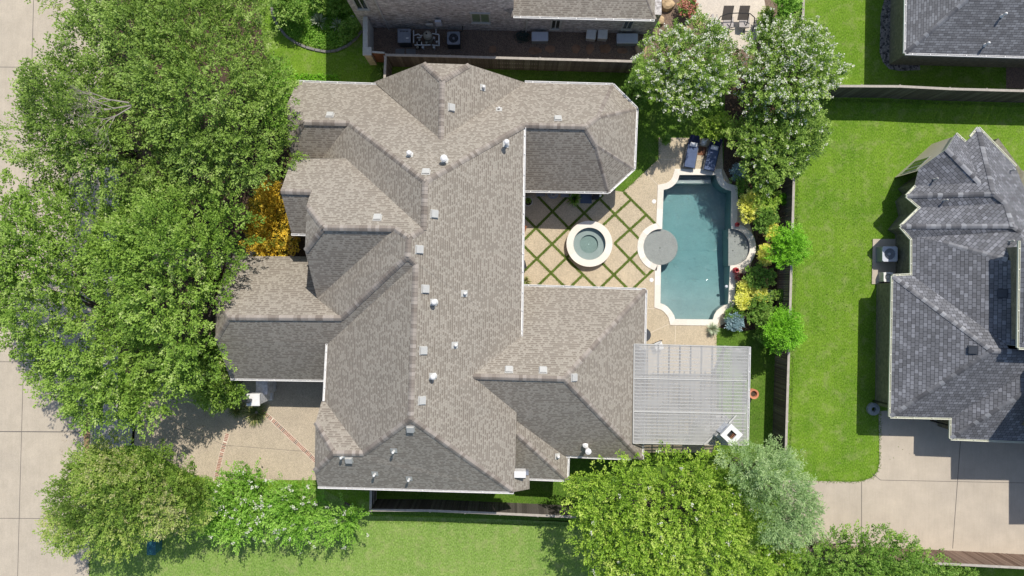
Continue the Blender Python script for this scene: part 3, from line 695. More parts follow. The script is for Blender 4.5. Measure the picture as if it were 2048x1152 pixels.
# white gateway pillar and low wall of the front porch
c_ = P(506, 800, 2.45); pl = thing('gate_pillar', 'white masonry pillar with lantern on top at the end of the porch wall', 'pillar', (c_.x, c_.y, 0))
mb = MB(); mb.box(c_.x+.02, c_.y+.02, 0, .62, .62, 2.35); mb.box(c_.x+.02, c_.y+.02, 0, .74, .74, .4)
uvwall(mb.build('shaft', M['wall_white'], pl)); MB().bevbox(c_.x, c_.y, 2.33, .78, .72, .13, .03).build('cap', M['white'], pl)
mb = MB(); mb.lathe(c_.x-.12, c_.y+.0, [(.09, 2.46), (.06, 2.5), (.1, 2.55), (.13, 2.85), (.15, 2.88), (.02, 3.02), (0, 3.05)], 8); mb.build('lantern', M['darkmetal'], pl)
a0, b0 = P(520, 788, .0), P(531, 750, 0)
mb = MB(); mb.prism([P2(512,789,1.6), P2(535,789,1.6), P2(535,740,1.6), P2(512,740,1.6)], 0, 1.6); o = mb.build('porch_wall', M['wall_white'], None, (*P2(523, 765, 0), 0)); uvwall(o)
tag(o, 'pale painted brick porch wall between the front eave and the white pillar', 'wall')
# ---------------------------------------------------------------- grey shingled house on the right
V = dict(y1=(1786,552),y8=(1824,550),y2=(1985,702),y3=(1781,833),y4=(1903,836),y5=(2175,668),y7=(1902,877),y6=(2175,709),yb=(2175,888),y9=(2013,689),
y2r=(2175,708),y2m=(2022,703),y9r=(2175,702),y10=(1824,478),ga=(1886,485),gb=(2013,519),gc=(2175,560),gd=(1836,474),
ge=(2041,463),gf=(2046,481),t4=(1802,453),gg=(1841,415),gh=(2026,452),gi=(2012,407),t3=(1814,392),gj=(1832,373),gk=(1960,366),gl=(1988,388),
ra=(1893,298),rb=(1837,338),rc=(1829,371),rd=(1912,268),re=(1930,284),rg=(1942,274),rh=(1957,256),ri=(2031,333),rj=(2075,440),rk=(2075,505))
F = [('W','y1 y2 y3'),('S','y3 y2 y2m y2r y5 y4'),('W','y4 y5 y6 y7'),('S','y7 y6 yb'),('N','y1 y8 y9 y2m y2'),('W','y10 y8 y9 y9r gc gb ga gd'),
('NW','gd ge gf gb ga'),('SW','t4 y10 gd ge gh'),('NW','gg t4 gh gi'),('SW','t3 gg gi gl'),('NW','gj t3 gl gk'),('SW','ra rb rc gj gk'),('NE','ra rd re gk'),
('NW','re rg gk'),('NW','rg rh gl gk'),('NE','rh ri rj rk gf ge gh gi gl')]
A = {k: 2.5 for k in 'y1 y8 y3 y4 y7 yb y10 gd t4 gg t3 gj rh ri rb rd'.split()}
gh_ = thing('grey_house', 'brick house with jagged grey shingled roof at the right edge below the long fence', 'house', (*P2(1950, 600), 0))
RG = Roof(V, F, A, .68); rg_ = RG.mesh('roof', M['roof_g'], gh_, .14, M['cream']); GX = RG.X
RG.caps('y1-y2 y3-y2 y2-y2m y2m-y2r y7-y6 ga-gb t4-gh t3-gl ra-gk rh-gl gl-gi gi-gh gh-ge', M['cap_g'], rg_, .27, .24, .42)
wb = MB()
wallmesh(wb, [P2(*p) for p in ((1753,567),(1790,566),(1790,469),(1775,460),(1797,432),(1790,403),(1805,388),(1795,378),(1808,368),(1868,326),(1890,314),(1905,306),(1918,306),(1932,306),(1946,292),(1990,352),(2200,450),(2200,860),(1875,852),(1872,812),(1750,808))], 0, 2.3)
uvwall(wb.build('wall', M['wall_o'], gh_))
# windowed light wall under the diagonal gable
def G2(a, b, d): gutter(GX[a] if isinstance(a, str) else a, GX[b] if isinstance(b, str) else b, DIR[d], gh_, M['cream'])
G2('y1','y3','W'); G2('y3','y4','S'); G2('y4','y7','W'); G2('y7','yb','S'); G2('y10','y8','W'); G2('y1','y8','N'); G2('t4','y10','SW'); G2('gg','t4','NW'); G2('t3','gg','SW'); G2('gj','t3','NW'); G2('rh','ri','NE'); G2('rg','rh','NW'); G2('rd','re','NE')
gg_ = MB(); a, b, c_ = GX['rb'], GX['ra'], GX['rd']; dz_ = Vector((0, 0, -.16)); off = Vector((.06, -.08, 0))
lo = lambda p: Vector((p.x, p.y, 0))
gg_.add([a+off+dz_, b+off+dz_, c_+off+dz_, lo(c_)+off, lo(a)+off], [(0, 1, 2, 3, 4)]); uvwall(gg_.build('gable_wall', M['gable'], gh_))
wn = MB(); e0 = lo(a)+off; e1 = lo(b)+off; dd = (e1-e0); nn = Vector((-.62, .62, 0)).normalized()
def quadat(t0, t1, z0, z1, ofs): return [e0+dd*t0+nn*ofs+Vector((0, 0, z0)), e0+dd*t1+nn*ofs+Vector((0, 0, z0)), e0+dd*t1+nn*ofs+Vector((0, 0, z1)), e0+dd*t0+nn*ofs+Vector((0, 0, z1))]
wn.add(quadat(.12, .92, .5, 2.3, .03), [(0, 1, 2, 3)]); wo_ = wn.build('window', M['white'], gh_)
for t0 in (.16, .43, .68): MB().add(quadat(t0, t0+.2, .65, 2.15, .045), [(0, 1, 2, 3)]).build('pane', M['glass'], wo_)
for x, y in ((1946,700),(2005,587)): roof_vent(RG, x, y, rg_, M['darkmetal'], .40)
for x, y in ((1878,356),(1898,399),(2026,336+4),(2031,481)): flue(RG, x, y, rg_, .35, .035, .06, M['offwhite'], False)
# upper storey of the same house (mostly out of the picture)
uw = MB()
wallmesh(uw, [(x/S, -y/S) for x, y in ((881,-72),(1150,-60),(1150,94),(881,90))], 4, 6.15); wallmesh(uw, [(x/S, -y/S) for x, y in ((945,94),(1180,100),(1180,258),(945,254))], 2, 5.9); wallmesh(uw, [(x/S, -y/S) for x, y in ((1060,240),(1200,240),(1200,345),(1060,345))], 0, 5.9)
uvwall(uw.build('upper_wall', M['wall_o'], gh_))
uv_ = dict(a=(2041,482),b=(2038,695),c=(2250,705),d=(2250,480),e=(2130,575),f=(2200,578)); RU = Roof(uv_, [('W','a b e'),('S','b c f e'),('N','a e f d')], dict(a=6.2,b=6.2,c=6.2,d=6.2), .7)
ru = RU.mesh('upper_roof', M['roof_g'], gh_, .14, M['cream']); G2(RU.X['a'], RU.X['b'], 'W'); G2(RU.X['b'], RU.X['c'], 'S')
def hiproof(mb, pts, z, h, ins):
    c_ = sum((Vector((p[0], p[1], 0)) for p in pts), Vector())/len(pts); q = [(p[0]+(c_.x-p[0])*ins, p[1]+(c_.y-p[1])*ins, z+h) for p in pts]
    n_ = len(pts); mb.add([(p[0], p[1], z) for p in pts]+q+[(p[0], p[1], z-.14) for p in pts], [(i, n_+i, n_+(i+1) % n_, (i+1) % n_) for i in range(n_)]+[tuple(reversed(range(n_, 2*n_)))]+[(i, (i+1) % n_, 2*n_+(i+1) % n_, 2*n_+i) for i in range(n_)]+[tuple(range(2*n_, 3*n_))])
hb = MB()
for l in (((930,100),(1200,104),(1200,270),(930,266)), ((1046,250),(1220,250),(1220,356),(1046,356))): hiproof(hb, [(x/S, -y/S) for x, y in l], 6.05, 1.4, .7)
o = hb.build('rear_roof', M['roof_g'], gh_); uvwall(o)
# ---------------------------------------------------------------- grey roofed house, upper right corner
V = dict(a=(1811,106),b=(2300,120),c=(1935,-1),d=(1990,-48),e=(2300,-40),f=(1816,-140),g=(1960,-75))
nh = thing('corner_house', 'brick house with plain grey hip roof and gravel strip in the top right corner', 'house', (*P2(1900, 60), 0))
V2 = dict(a=(1811,106), b=(2300,120), c=(2010,-66), d=(2300,-60), f=(1817,-260), g=(2014,-200))
RN = Roof(V2, [('S','a b d c'),('W','f a c g')], dict(a=3,b=3,f=3), .66); rn = RN.mesh('roof', M['roof_g2'], nh, .14, M['white'])
RN.caps('a-c c-d', M['cap_g'], rn, .26, .2, .42)
wb = MB(); wallmesh(wb, [P2(1778,129), P2(2280,142), P2(2280,-200), P2(1786,-200)], 0, 2.85); uvwall(wb.build('wall', M['wall_o'], nh))
gutter(RN.X['a'], RN.X['b'], DIR['S'], nh, M['white']); gutter(RN.X['f'], RN.X['a'], DIR['W'], nh, M['white'])
for x, y in ((2016,25),(1981,84)): flue(RN, x, y, rn, .4, .05, .08, M['white'], False)
# ---------------------------------------------------------------- whitewashed brick neighbour along the top
th = thing('whitewashed_brick_house', 'tall whitewashed brick house wall with brown lower roof along the top edge', 'house', (*P2(1000, 20), 0))
A0, B0, C0 = Vector(P2(725,55)), Vector(P2(1027,62)), Vector(P2(1302,68)); up = Vector((0, 9))
wb = MB(); wallmesh(wb, [A0, B0, B0+up, A0+up], 0, 7.2); wallmesh(wb, [B0, C0, C0+up, B0+up], 0, 3.1)
uvwall(wb.build('wall', M['wall_w'], th))
V = dict(a=(1027,32),b=(1309,39),c=(1272,-60),d=(1018,2),e=(962,-8),f=(1000,-64),g=(1316,-200),h=(1280,-130))
RT = Roof(V, [('S','a b c f d'),('SW','a d f e'),('E','b g h c')], dict(a=3.3,b=3.3,e=3.3,g=3.3), .8); rt = RT.mesh('lower_roof', M['roof'], th, .14, M['white'])
RT.caps('b-c a-d', M['cap'], rt); gutter(RT.X['a'], RT.X['b'], DIR['S'], th, M['white'])
hb = MB(); hiproof(hb, [(A0.x-.3, A0.y-.3), (B0.x+.3, B0.y-.3), (B0.x+.3, B0.y+9.3), (A0.x-.3, A0.y+9.3)], 7.3, 2.6, .8); uvwall(hb.build('upper_roof', M['roof'], th))
def onwall(px, py, A_, B_, out=.03):
    """point on the vertical wall through plan line A-B"""
    nrm = Vector(((B_-A_).y, -(B_-A_).x)).normalized()
    if nrm.y > 0: nrm = -nrm
    r = Vector(((px-1024)/S, -(py-576)/S)); k = (A_+nrm*out).dot(nrm)/r.dot(nrm); return Vector((r.x*k, r.y*k, H*(1-k)))
def wall_window(x0, y0, x1, y1, A_, B_, nm, mat, frame=.07):
    z0 = onwall(x0, y1, A_, B_).z; z1 = onwall(x0, y0, A_, B_).z; xa = onwall(x0, y1, A_, B_).x; xb = onwall(x1, y1, A_, B_).x
    yb_ = onwall((x0+x1)/2, y1, A_, B_).y; d = (B_-A_).normalized(); n_ = Vector((d.y, -d.x))
    Q = lambda x, z, o: (x, yb_+(x-(xa+xb)/2)*d.y/d.x-o, z)
    mb = MB(); mb.beam(Q(xa, z0, 0), Q(xb, z0, 0), .1, frame); mb.beam(Q(xa, z1, 0), Q(xb, z1, 0), .1, frame); mb.beam(Q(xa, z0, 0), Q(xa, z1, 0), .07, .1); mb.beam(Q(xb, z0, 0), Q(xb, z1, 0), .07, .1)
    mb.beam(Q((xa+xb)/2, z0, 0), Q((xa+xb)/2, z1, 0), .03, .06)
    o = mb.build('window', M['offwhite'], th); MB().add([Q(xa, z0, .0), Q(xb, z0, .0), Q(xb, z1, .0), Q(xa, z1, .0)], [(0, 1, 2, 3)]).build('pane', mat, o)
    MB().beam(Q(xa-.05, z0-.06, .03), Q(xb+.05, z0-.06, .03), .14, .07).build('sill', M['stonecap'], o)
wall_window(715, -3, 738, 17, A0, B0, 'window', M['glass']); wall_window(944, 26, 980, 44, A0, B0, 'window', M['blind'])
wall_window(1101, 39, 1119, 57, B0, C0, 'window', M['glass']); wall_window(1243, 41, 1262, 57, B0, C0, 'window', M['glass'])
for x, y in ((777, 57), (1052, 64)):
    a_ = onwall(x, y, A0 if x < 1000 else B0, B0 if x < 1000 else C0, .06); h = 6.8 if x < 1000 else 3.1
    MB().tube((a_.x, a_.y, 0), (a_.x, a_.y, h), .05, .05, 8).build('downspout', M['offwhite'], th)
mb = MB(); a_ = P(877, 52, 1.6); mb.box(a_.x, a_.y+.15, 1.3, .36, .14, .7); mb.build('meter_box', M['resin'], th)
mb = MB(); a_ = P(859, 54, 1.2); mb.box(a_.x, a_.y+.1, 1.2, .42, .1, .2); mb.build('meter_box', M['offwhite'], th)
# ================================================================ FENCES
def fence(name, label, line, h, side, mat, posts_side=None, base_z=0.0, spacing=2.45, skew=None, board=.145, group=None):
    """line: photograph points of the fence top; side: +1/-1 which side (left/right of the run) carries the boards"""
    pts = [P(x, y, h) for x, y in line]; mid = pts[len(pts)//2]
    t = thing(name, label, 'fence', (mid.x, mid.y, 0), group)
    bd = MB(); rl = MB(); ps = []
    for a, b in zip(pts[:-1], pts[1:]):
        a = Vector((a.x, a.y, 0)); b = Vector((b.x, b.y, 0)); d = b-a; L = d.length; d.normalize(); n_ = Vector((-d.y, d.x, 0))*side; ang = math.atan2(d.y, d.x)
        k = 0; n_b = max(1, int(L/board))
        for i in range(n_b):
            c = a+d*(L*(i+.5)/n_b)+n_*(.045+U(-.006, .006)); bd.box(c.x, c.y, base_z+.02, board*.955, .02, h-.04+U(-.012, .012)-base_z, ang, 0, U(0, 1))
        for z in (.3, 1.05, h-.25): rl.beam(a+Vector((0, 0, z)), b+Vector((0, 0, z)), .04, .09)
        rl.beam(a+Vector((0, 0, h+.012)), b+Vector((0, 0, h+.012)), .14, .035)
        n_p = max(1, round(L/spacing))
        for i in range(n_p+1): ps.append(a+d*(L*i/n_p)-n_*.075)
    bd.build('boards', mat, t); rl.build('rail', M['rail'], t)
    for p in ps: MB().tube(p, p+Vector((0, 0, h-.03)), .035, .035, 8).lathe(p.x, p.y, [(.045, h-.04), (.05, h), (0, h+.03)], 8).build('post', M['post'], t)
    return t
fence('board_fence', 'long wooden board fence between the pool garden and the bright lawn, running down the photo', [(1608,-40),(1604,120),(1588,345),(1580,620),(1571,918)], 2.05, 1 if False else -1, M['fence'])
fence('board_fence', 'wooden board fence across the lawn below the top right house', [(1648,172),(1800,173),(1900,178),(2048,182),(2250,186)], 2.3, -1, M['fence'])
fence('board_fence', 'weathered wooden fence between the top neighbour side yard and the tan house', [(771,110),(900,113),(1080,118),(1272,123)], 2.05, -1, M['fence'])
fence('board_fence', 'wooden fence along the bottom of the tan house beside the pale lawn', [(741,1020),(860,1021),(1000,1027),(1152,1034)], 2.05, 1, M['fence'])
fence('board_fence', 'brown plank fence below the concrete driveway in the bottom right corner', [(1560,1114),(1700,1120),(1900,1128),(2250,1146)], 2.2, 1, M['fence_r'])
fence('gate_panel', 'short fence return beside the stone column at the top of the tan house', [(771,112),(769,166)], 2.0, 1, M['fence'])
fence('gate_panel', 'short fence return at the lower left corner of the tan house', [(742,978),(741,1020)], 2.0, -1, M['fence'])
t = thing('stone_column', 'pale stone column with flat cap joined to a low garden wall by the top fence', 'column', (*P2(741, 112), 0))
mb = MB(); c_ = P(734, 102, 2.0); mb.box(c_.x, c_.y, 0, .42, .42, 1.9); mb.build('shaft', M['limestone'], t); MB().bevbox(c_.x, c_.y, 1.9, .52, .5, .1, .02).build('cap', M['stonecap'], t)
mb = MB(); a_ = P(731, 96, 1.9); b_ = P(731, 34, 1.9); mb.beam((a_.x, a_.y, .95), (b_.x, b_.y, .95), .22, 1.9); mb.beam((a_.x, a_.y, 1.94), (b_.x, b_.y, 1.94), .28, .08)
o = mb.build('garden_wall', M['stonecap'], None, (a_.x, a_.y, 0)); tag(o, 'narrow capped garden wall running from the stone column up to the whitewashed house', 'wall')
mb = MB()
a_ = P(742, 104, 1.85); b_ = P(769, 106, 1.85); d = (b_-a_)/9
for i in range(9): q = a_+d*(i+.5); mb.box(q.x, q.y, .03, d.length*.93, .03, 1.75, math.atan2(d.y, d.x), 0, R())
o = mb.build('side_gate', M['rust'], None, (a_.x, a_.y, 0)); MB().beam((a_.x, a_.y, 1.86), (b_.x, b_.y, 1.86), .1, .08).build('top_rail', M['stonecap'], o).parent = o
for ch in o.children: ch.data.transform(__import__('mathutils').Matrix.Translation((0, 0, 0)))
tag(o, 'small rust brown wooden gate between the stone column and the top fence', 'gate')
# ================================================================ PERGOLA AND OUTDOOR CHIMNEY
zl, zr = 3.75, 3.25
TL, TR, BR, BL = P(1268,688,zl), P(1498,694,zr), P(1494,890,zr), P(1266,886,zl)
pg = thing('patio_cover', 'patio cover with translucent ribbed roof panels beside the tan house', 'pergola', ((TL.x+BR.x)/2, (TL.y+BR.y)/2, 0))
def bl(u, v_): return (TL*(1-u)+TR*u)*(1-v_)+(BL*(1-u)+BR*u)*v_
for v0, v1 in ((0, .343), (.349, .678), (.684, 1)):
    mb = MB(); q = [bl(0, v0), bl(1, v0), bl(1, v1), bl(0, v1)]; lo_ = [p-Vector((0, 0, .02)) for p in q]
    mb.add(q+lo_, [(3,2,1,0),(4,5,6,7),(0,1,5,4),(1,2,6,5),(2,3,7,6),(3,0,4,7)]); mb.build('roof_panel', M['poly'], pg)
for v_ in (.346, .681): MB().beam(bl(0, v_)+Vector((0, 0, .02)), bl(.985, v_)+Vector((0, 0, .02)), .06, .05).build('batten', M['offwhite'], pg)
z_ = Vector((0, 0, -.09)); mb = MB()
for i in range(29): mb.beam(bl(.01, (i+.5)/29)+z_, bl(.99, (i+.5)/29)+z_, .035, .10)
mb.build('purlins', M['purlin'], pg); mb = MB(); z_ = Vector((0, 0, -.24))
for i in range(11): mb.beam(bl((i+.3)/10.6, 0)+z_, bl((i+.3)/10.6, 1)+z_, .055, .18)
mb.build('rafters', M['rafter'], pg)
mb = MB(); up_ = Vector((0, 0, .02))
for a, b in ((TL, BL), (TL, TR), (BL, BR)): mb.beam(a+up_, b+up_, .05, .06)
mb.build('edge_trim', M['offwhite'], pg); gutter(TR, BR, Vector((1, 0)), pg, M['white'])
for u, v_ in ((.06, .05), (.94, .05), (.94, .95), (.06, .95)): q = bl(u, v_); MB().box(q.x, q.y, 0, .15, .15, q.z-.32).build('post', M['white'], pg)
c_ = P(1463.5, 870, 4.7); ch = thing('outdoor_chimney', 'white square outdoor chimney with open flue, turned diagonally, rising through the patio cover', 'chimney', (c_.x, c_.y, 0)); an = math.radians(45+2)
mb = MB(); mb.box(c_.x, c_.y, 0, .66, .66, 4.55, an); mb.box(c_.x-.1, c_.y+.08, 0, 1.5, .9, 2.4, an); uvwall(mb.build('stack', M['wall_white'], ch))
mb = MB(); ca, sa = math.cos(an), math.sin(an)
def rq(x, y, z): return (c_.x+x*ca-y*sa, c_.y+x*sa+y*ca, z)
for x0, x1, y0, y1 in ((-.44,.44,-.44,-.2),(-.44,.44,.2,.44),(-.44,-.2,-.2,.2),(.2,.44,-.2,.2)):
    mb.add([rq(x0,y0,4.52),rq(x1,y0,4.52),rq(x1,y1,4.52),rq(x0,y1,4.52),rq(x0,y0,4.7),rq(x1,y0,4.7),rq(x1,y1,4.7),rq(x0,y1,4.7)], [(3,2,1,0),(4,5,6,7),(0,1,5,4),(1,2,6,5),(2,3,7,6),(3,0,4,7)])
mb.build('crown', M['white'], ch)
mb = MB(); mb.add([rq(-.2,-.2,4.56),rq(.2,-.2,4.56),rq(.2,.2,4.56),rq(-.2,.2,4.56)], [(0,1,2,3)]); mb.build('flue', M['black'], ch)
mb = MB()
for i in range(5): mb.tube(rq(-.16+.08*i, -.18, 4.58), rq(-.14+.08*i, -.02, 4.6), .025, .025, 6)
mb.build('grate', M['rust'], ch)
mb = MB(); mb.add([rq(-.62, -.36, 3.62), rq(-.42, -.36, 3.62), rq(-.42, .36, 3.62), rq(-.62, .36, 3.62), rq(-.62, -.36, 3.95), rq(-.42, -.36, 3.95), rq(-.42, .36, 3.95), rq(-.62, .36, 3.95)], [(3,2,1,0),(4,5,6,7),(0,1,5,4),(1,2,6,5),(2,3,7,6),(3,0,4,7)])
mb.build('flashing', M['offwhite'], ch)
MB().beam(P(1408, 889, 3.5), P(1436, 864, 3.55), .09, .06).build('diverter', M['offwhite'], ch); MB().beam(P(1458, 846, 3.52), P(1473, 830, 3.5), .07, .05).build('diverter', M['offwhite'], ch)
# ================================================================ FURNITURE AND SMALL THINGS
def lounger(px, py, ang, label, pillow=1):
    c = P(px, py, .4); t = thing('sun_lounger', label, 'sun lounger', (c.x, c.y, 0), 'blue sun loungers at the pool head')
    ca, sa = math.cos(ang), math.sin(ang)
    def L(x, y, z): return (c.x+x*ca-y*sa, c.y+x*sa+y*ca, z)
    def slab(mb, x0, x1, y0, z0, y1, z1, th_, mi=0):
        v = []
        for x in (x0, x1):
            for (y, z) in ((y0, z0), (y1, z1)): v += [L(x, y, z), L(x, y, z+th_)]
        mb.add(v, [(0,1,3,2),(4,6,7,5),(0,4,5,1),(2,3,7,6),(1,5,7,3),(0,2,6,4)], mi)
    mb = MB(); slab(mb, -.34, .34, -1.0, .30, .42, .30, .05)
    for x in (-.36, .36): slab(mb, x-.025, x+.025, -1.03, .25, .5, .25, .08)
    mb.build('frame', M['darkmetal'], t)
    for x, y in ((-.32,-.9),(.32,-.9),(-.32,.4),(.32,.4)): MB().tube(L(x, y, 0), L(x, y, .27), .025, .025, 8).build('leg', M['darkmetal'], t)
    mb = MB(); slab(mb, -.31, .31, -.98, .35, .42, .35, .09); mb.build('seat_cushion', M['cushion'], t)
    mb = MB(); slab(mb, -.32, .32, .43, .37, .92, .72, .10); mb.build('back_cushion', M['navy'], t)
    mb = MB(); v = []; n1 = 10
    for i in range(n1+1):
        for k in range(7):
            a, b = i/n1*2-1, k/6*2-1; hgt = .09*(1-a**4)*(1-b**4); pinch = 1-.10*(a*a+b*b)*.5; v.append(L(a*.24*pinch, .40+b*.13*pinch, .50+.16*(b+1)*.3+hgt))
    mb.add(v, [(i*7+k, (i+1)*7+k, (i+1)*7+k+1, i*7+k+1) for i in range(n1) for k in range(6)]); mb.build('pillow', M['pillow'], t, smooth=True)
    for x in (-.36, .36):
        mb = MB(); mb.path([L(x, .3, .3), L(x, .45, .55), L(x, .8, .78)], .018, 6); mb.build('arm', M['darkmetal'], t)
lounger(1384, 303, math.radians(-10), 'blue sun lounger with plain white pillow, on the house side of the mat')
lounger(1425, 309, math.radians(-13), 'blue sun lounger dappled by tree shade, on the fence side of the mat')
c = P(1407, 284, .45); t = thing('side_table', 'small grey side table with white ornament between the two loungers', 'table', (c.x, c.y, 0))
MB().lathe(c.x, c.y, [(.22, .42), (.22, .45)], 18).build('table_top', M['stonecap'], t)
for a in range(4): MB().tube((c.x+.15*math.cos(a*1.57+.7), c.y+.15*math.sin(a*1.57+.7), 0), (c.x+.15*math.cos(a*1.57+.7), c.y+.15*math.sin(a*1.57+.7), .42), .02).build('leg', M['darkmetal'], t)
mb = MB(); mb.lathe(c.x, c.y+.02, [(.1, .455), (.14, .5), (.12, .56), (.03, .6), (0, .6)], 14); mb.tube((c.x, c.y, .55), (c.x+.2, c.y+.1, .72), .05, .02, 8); o = mb.build('ornament', M['white'], None, (c.x, c.y, .45)); tag(o, 'white rounded ornament standing on the small table between the loungers', 'ornament')
c = P(1404, 302); mb = MB(); mb.box(c.x, c.y, .018, .5, .55, .015, -.15)
for i in range(5): mb.box(c.x-.2+.1*i, c.y, .033, .03, .5, .004, -.15, 1)
o = mb.build('woven_mat', [M['rust'], M['mulch']], None, (c.x, c.y, .018)); tag(o, 'small brown woven mat on the deck between the loungers', 'mat')
for x, y, lb in ((1308,403,'upper'),(1303,560,'lower')):
    c = P(x, y); o = MB().lathe(c.x, c.y, [(.13, .018), (.13, .028), (.115, .034)], 24).build('skimmer_lid', M['white'], None, (c.x, c.y, .018)); tag(o, 'round white skimmer lid on the deck, %s of the two beside the pool' % lb, 'lid')
c = P(1453, 573, -.06); o = MB().lathe(c.x, c.y, [(.03, -.16), (.09, -.12), (.1, -.08), (.07, -.04), (0, -.02)], 16).build('pool_float', M['resin'], None, (c.x, c.y, -.1)); tag(o, 'small pale blue dispenser floating at the right pool edge', 'float')
for x, y, lb, k in ((1475,449,'low pinkish red glazed pot on the coping above the half round shelf',.8),(1471,541,'taller dark red glazed vase on the coping below the half round shelf',1.1)):
    c = P(x, y, .3); mb = MB(); mb.lathe(c.x, c.y, [(.09*k, .06), (.17*k, .2*k), (.18*k, .34*k), (.1*k, .48*k), (.12*k, .56*k), (.09*k, .55*k), (.07*k, .45*k)], 20, caps=False); o = mb.build('glazed_pot', M['red'], None, (c.x, c.y, .05)); tag(o, lb, 'pot')
c = P(1505, 787, .5); t = thing('terracotta_urn', 'terracotta urn on the grass beside the patio cover', 'urn', (c.x, c.y, 0))
MB().lathe(c.x, c.y, [(.15, 0), (.27, .2), (.30, .5), (.22, .68), (.30, .74), (.30, .78), (.2, .76), (.16, .6)], 26, caps=False).build('body', M['terracotta'], t); MB().lathe(c.x, c.y, [(.18, .6), (.19, .62)], 16).build('soil', M['mulch'], t)
c = P(1056, 403, .5); t = thing('planter', 'round white planter at the house corner under the eave gutter', 'planter', (c.x, c.y, 0))
MB().lathe(c.x, c.y, [(.2, 0), (.27, .3), (.31, .55), (.30, .56), (.24, .55), (.22, .4)], 30, caps=False).build('bowl', M['stonecap'], t); MB().lathe(c.x, c.y, [(.23, .45), (.23, .48)], 20).build('soil', M['mulch'], t)
c = P(1172, 397); o = MB().box(c.x, c.y, .024, .72, .62, .02, -TH).build('door_mat', M['bluegrey'], None, (c.x, c.y, .02)); tag(o, 'blue grey mat on the shaded patio below the octagonal roof', 'mat')
c = P(1200, 391, .5); t = thing('garden_lamp', 'small white lamp post at the corner of the covered patio', 'lamp', (c.x, c.y, 0)); MB().tube((c.x, c.y, 0), (c.x, c.y, .45), .03).build('pole', M['darkmetal'], t); MB().lathe(c.x, c.y, [(.05, .45), (.09, .52), (.09, .6), (.02, .68), (0, .68)], 12).build('shade', M['white'], t)
mb = MB(); c = P(1191, 394, .3); mb.box(c.x, c.y, 0, .32, .28, .62, 0); mb.box(c.x, c.y, .62, .38, .34, .03); o = mb.build('speaker_box', M['black'], None, (c.x, c.y, 0)); tag(o, 'black box beside the white lamp at the covered patio edge', 'box')
def wire_chair(px, py, ang, lb, mat, seat=None, group=None):
    c = P(px, py, .5); t = thing('patio_chair', lb, 'chair', (c.x, c.y, 0), group); ca, sa = math.cos(ang), math.sin(ang)
    L = lambda x, y, z: (c.x+x*ca-y*sa, c.y+x*sa+y*ca, z)
    for x, y in ((-.22,-.22),(.22,-.22),(-.22,.22),(.22,.22)): MB().tube(L(x, y, 0), L(x, y, .43), .015, .015, 6).build('leg', mat, t)
    mb = MB(); v = [L(x, y, z) for z in (.42, .46) for x, y in ((-.25,-.25),(.25,-.25),(.25,.25),(-.25,.25))]; mb.add(v, [(3,2,1,0),(4,5,6,7),(0,1,5,4),(1,2,6,5),(2,3,7,6),(3,0,4,7)]); mb.build('seat', seat or mat, t)
    mb = MB(); mb.path([L(-.25, .24, .44), L(-.26, .3, .8), L(-.15, .34, .93), L(.15, .34, .93), L(.26, .3, .8), L(.25, .24, .44)], .018, 6)
    for x in (-.12, 0, .12): mb.tube(L(x, .25, .46), L(x, .33, .9), .008, .008, 5)
    mb.build('back', mat, t)
    return t
c = P(1106, 386, .72); t = thing('bistro_table', 'round metal table half hidden under the patio eave', 'table', (c.x, c.y, 0))
MB().lathe(c.x, c.y, [(.36, .70), (.36, .73)], 28).build('table_top', M['greymetal'], t); MB().tube((c.x, c.y, 0), (c.x, c.y, .7), .03).lathe(c.x, c.y, [(.2, 0), (.2, .03)], 18).build('pedestal', M['darkmetal'], t)
o = MB().lathe(c.x, c.y-.08, [(.10, .74), (.15, .80), (.14, .80), (.09, .76)], 20, caps=False).build('bowl', M['stonecap'], None, (c.x, c.y, .73)); tag(o, 'shallow pale bowl on the round table under the eave', 'bowl')
wire_chair(1082, 384, 1.57, 'metal chair on the planter side of the round table under the eave', M['greymetal'], None, 'chairs at the round table')
wire_chair(1130, 386, -1.57, 'metal chair on the mat side of the round table under the eave', M['greymetal'], None, 'chairs at the round table')
wire_chair(1044, 530, 1.8, 'dark wire chair half hidden under the gutter beside the diamond patio', M['black'])
wire_chair(1044, 457, 1.2, 'rust brown chair half hidden under the gutter at the shadow edge of the patio', M['rust'])
wire_chair(1318, 692, .35, 'white cushioned chair with dark frame at the upper edge of the patio cover', M['black'], M['white'])
c = P(1288, 670, .72); t = thing('round_table', 'dark round table half hidden behind the garage eave', 'table', (c.x, c.y, 0)); MB().lathe(c.x, c.y, [(.42, .7), (.42, .74)], 28).build('table_top', M['darkmetal'], t); MB().tube((c.x, c.y, 0), (c.x, c.y, .7), .04).build('pedestal', M['darkmetal'], t)
c = P(303, 1096, .8); t = thing('utility_box', 'taller blue green utility box on the pale lawn below the curbside tree', 'utility box', (c.x, c.y, 0)); MB().bevbox(c.x, c.y, 0, .5, .8, .8, .04).build('cabinet', M['teal'], t); MB().bevbox(c.x, c.y, .8, .54, .84, .05, .02).build('lid', M['teal'], t)
c = P(297, 1068, .5); t = thing('utility_box', 'smaller dark utility box directly above the blue green one, under the tree', 'utility box', (c.x, c.y, 0)); MB().bevbox(c.x, c.y, 0, .42, .3, .45, .03).build('cabinet', M['teal'], t); MB().bevbox(c.x, c.y, .45, .46, .34, .04, .015).build('lid', M['teal'], t)
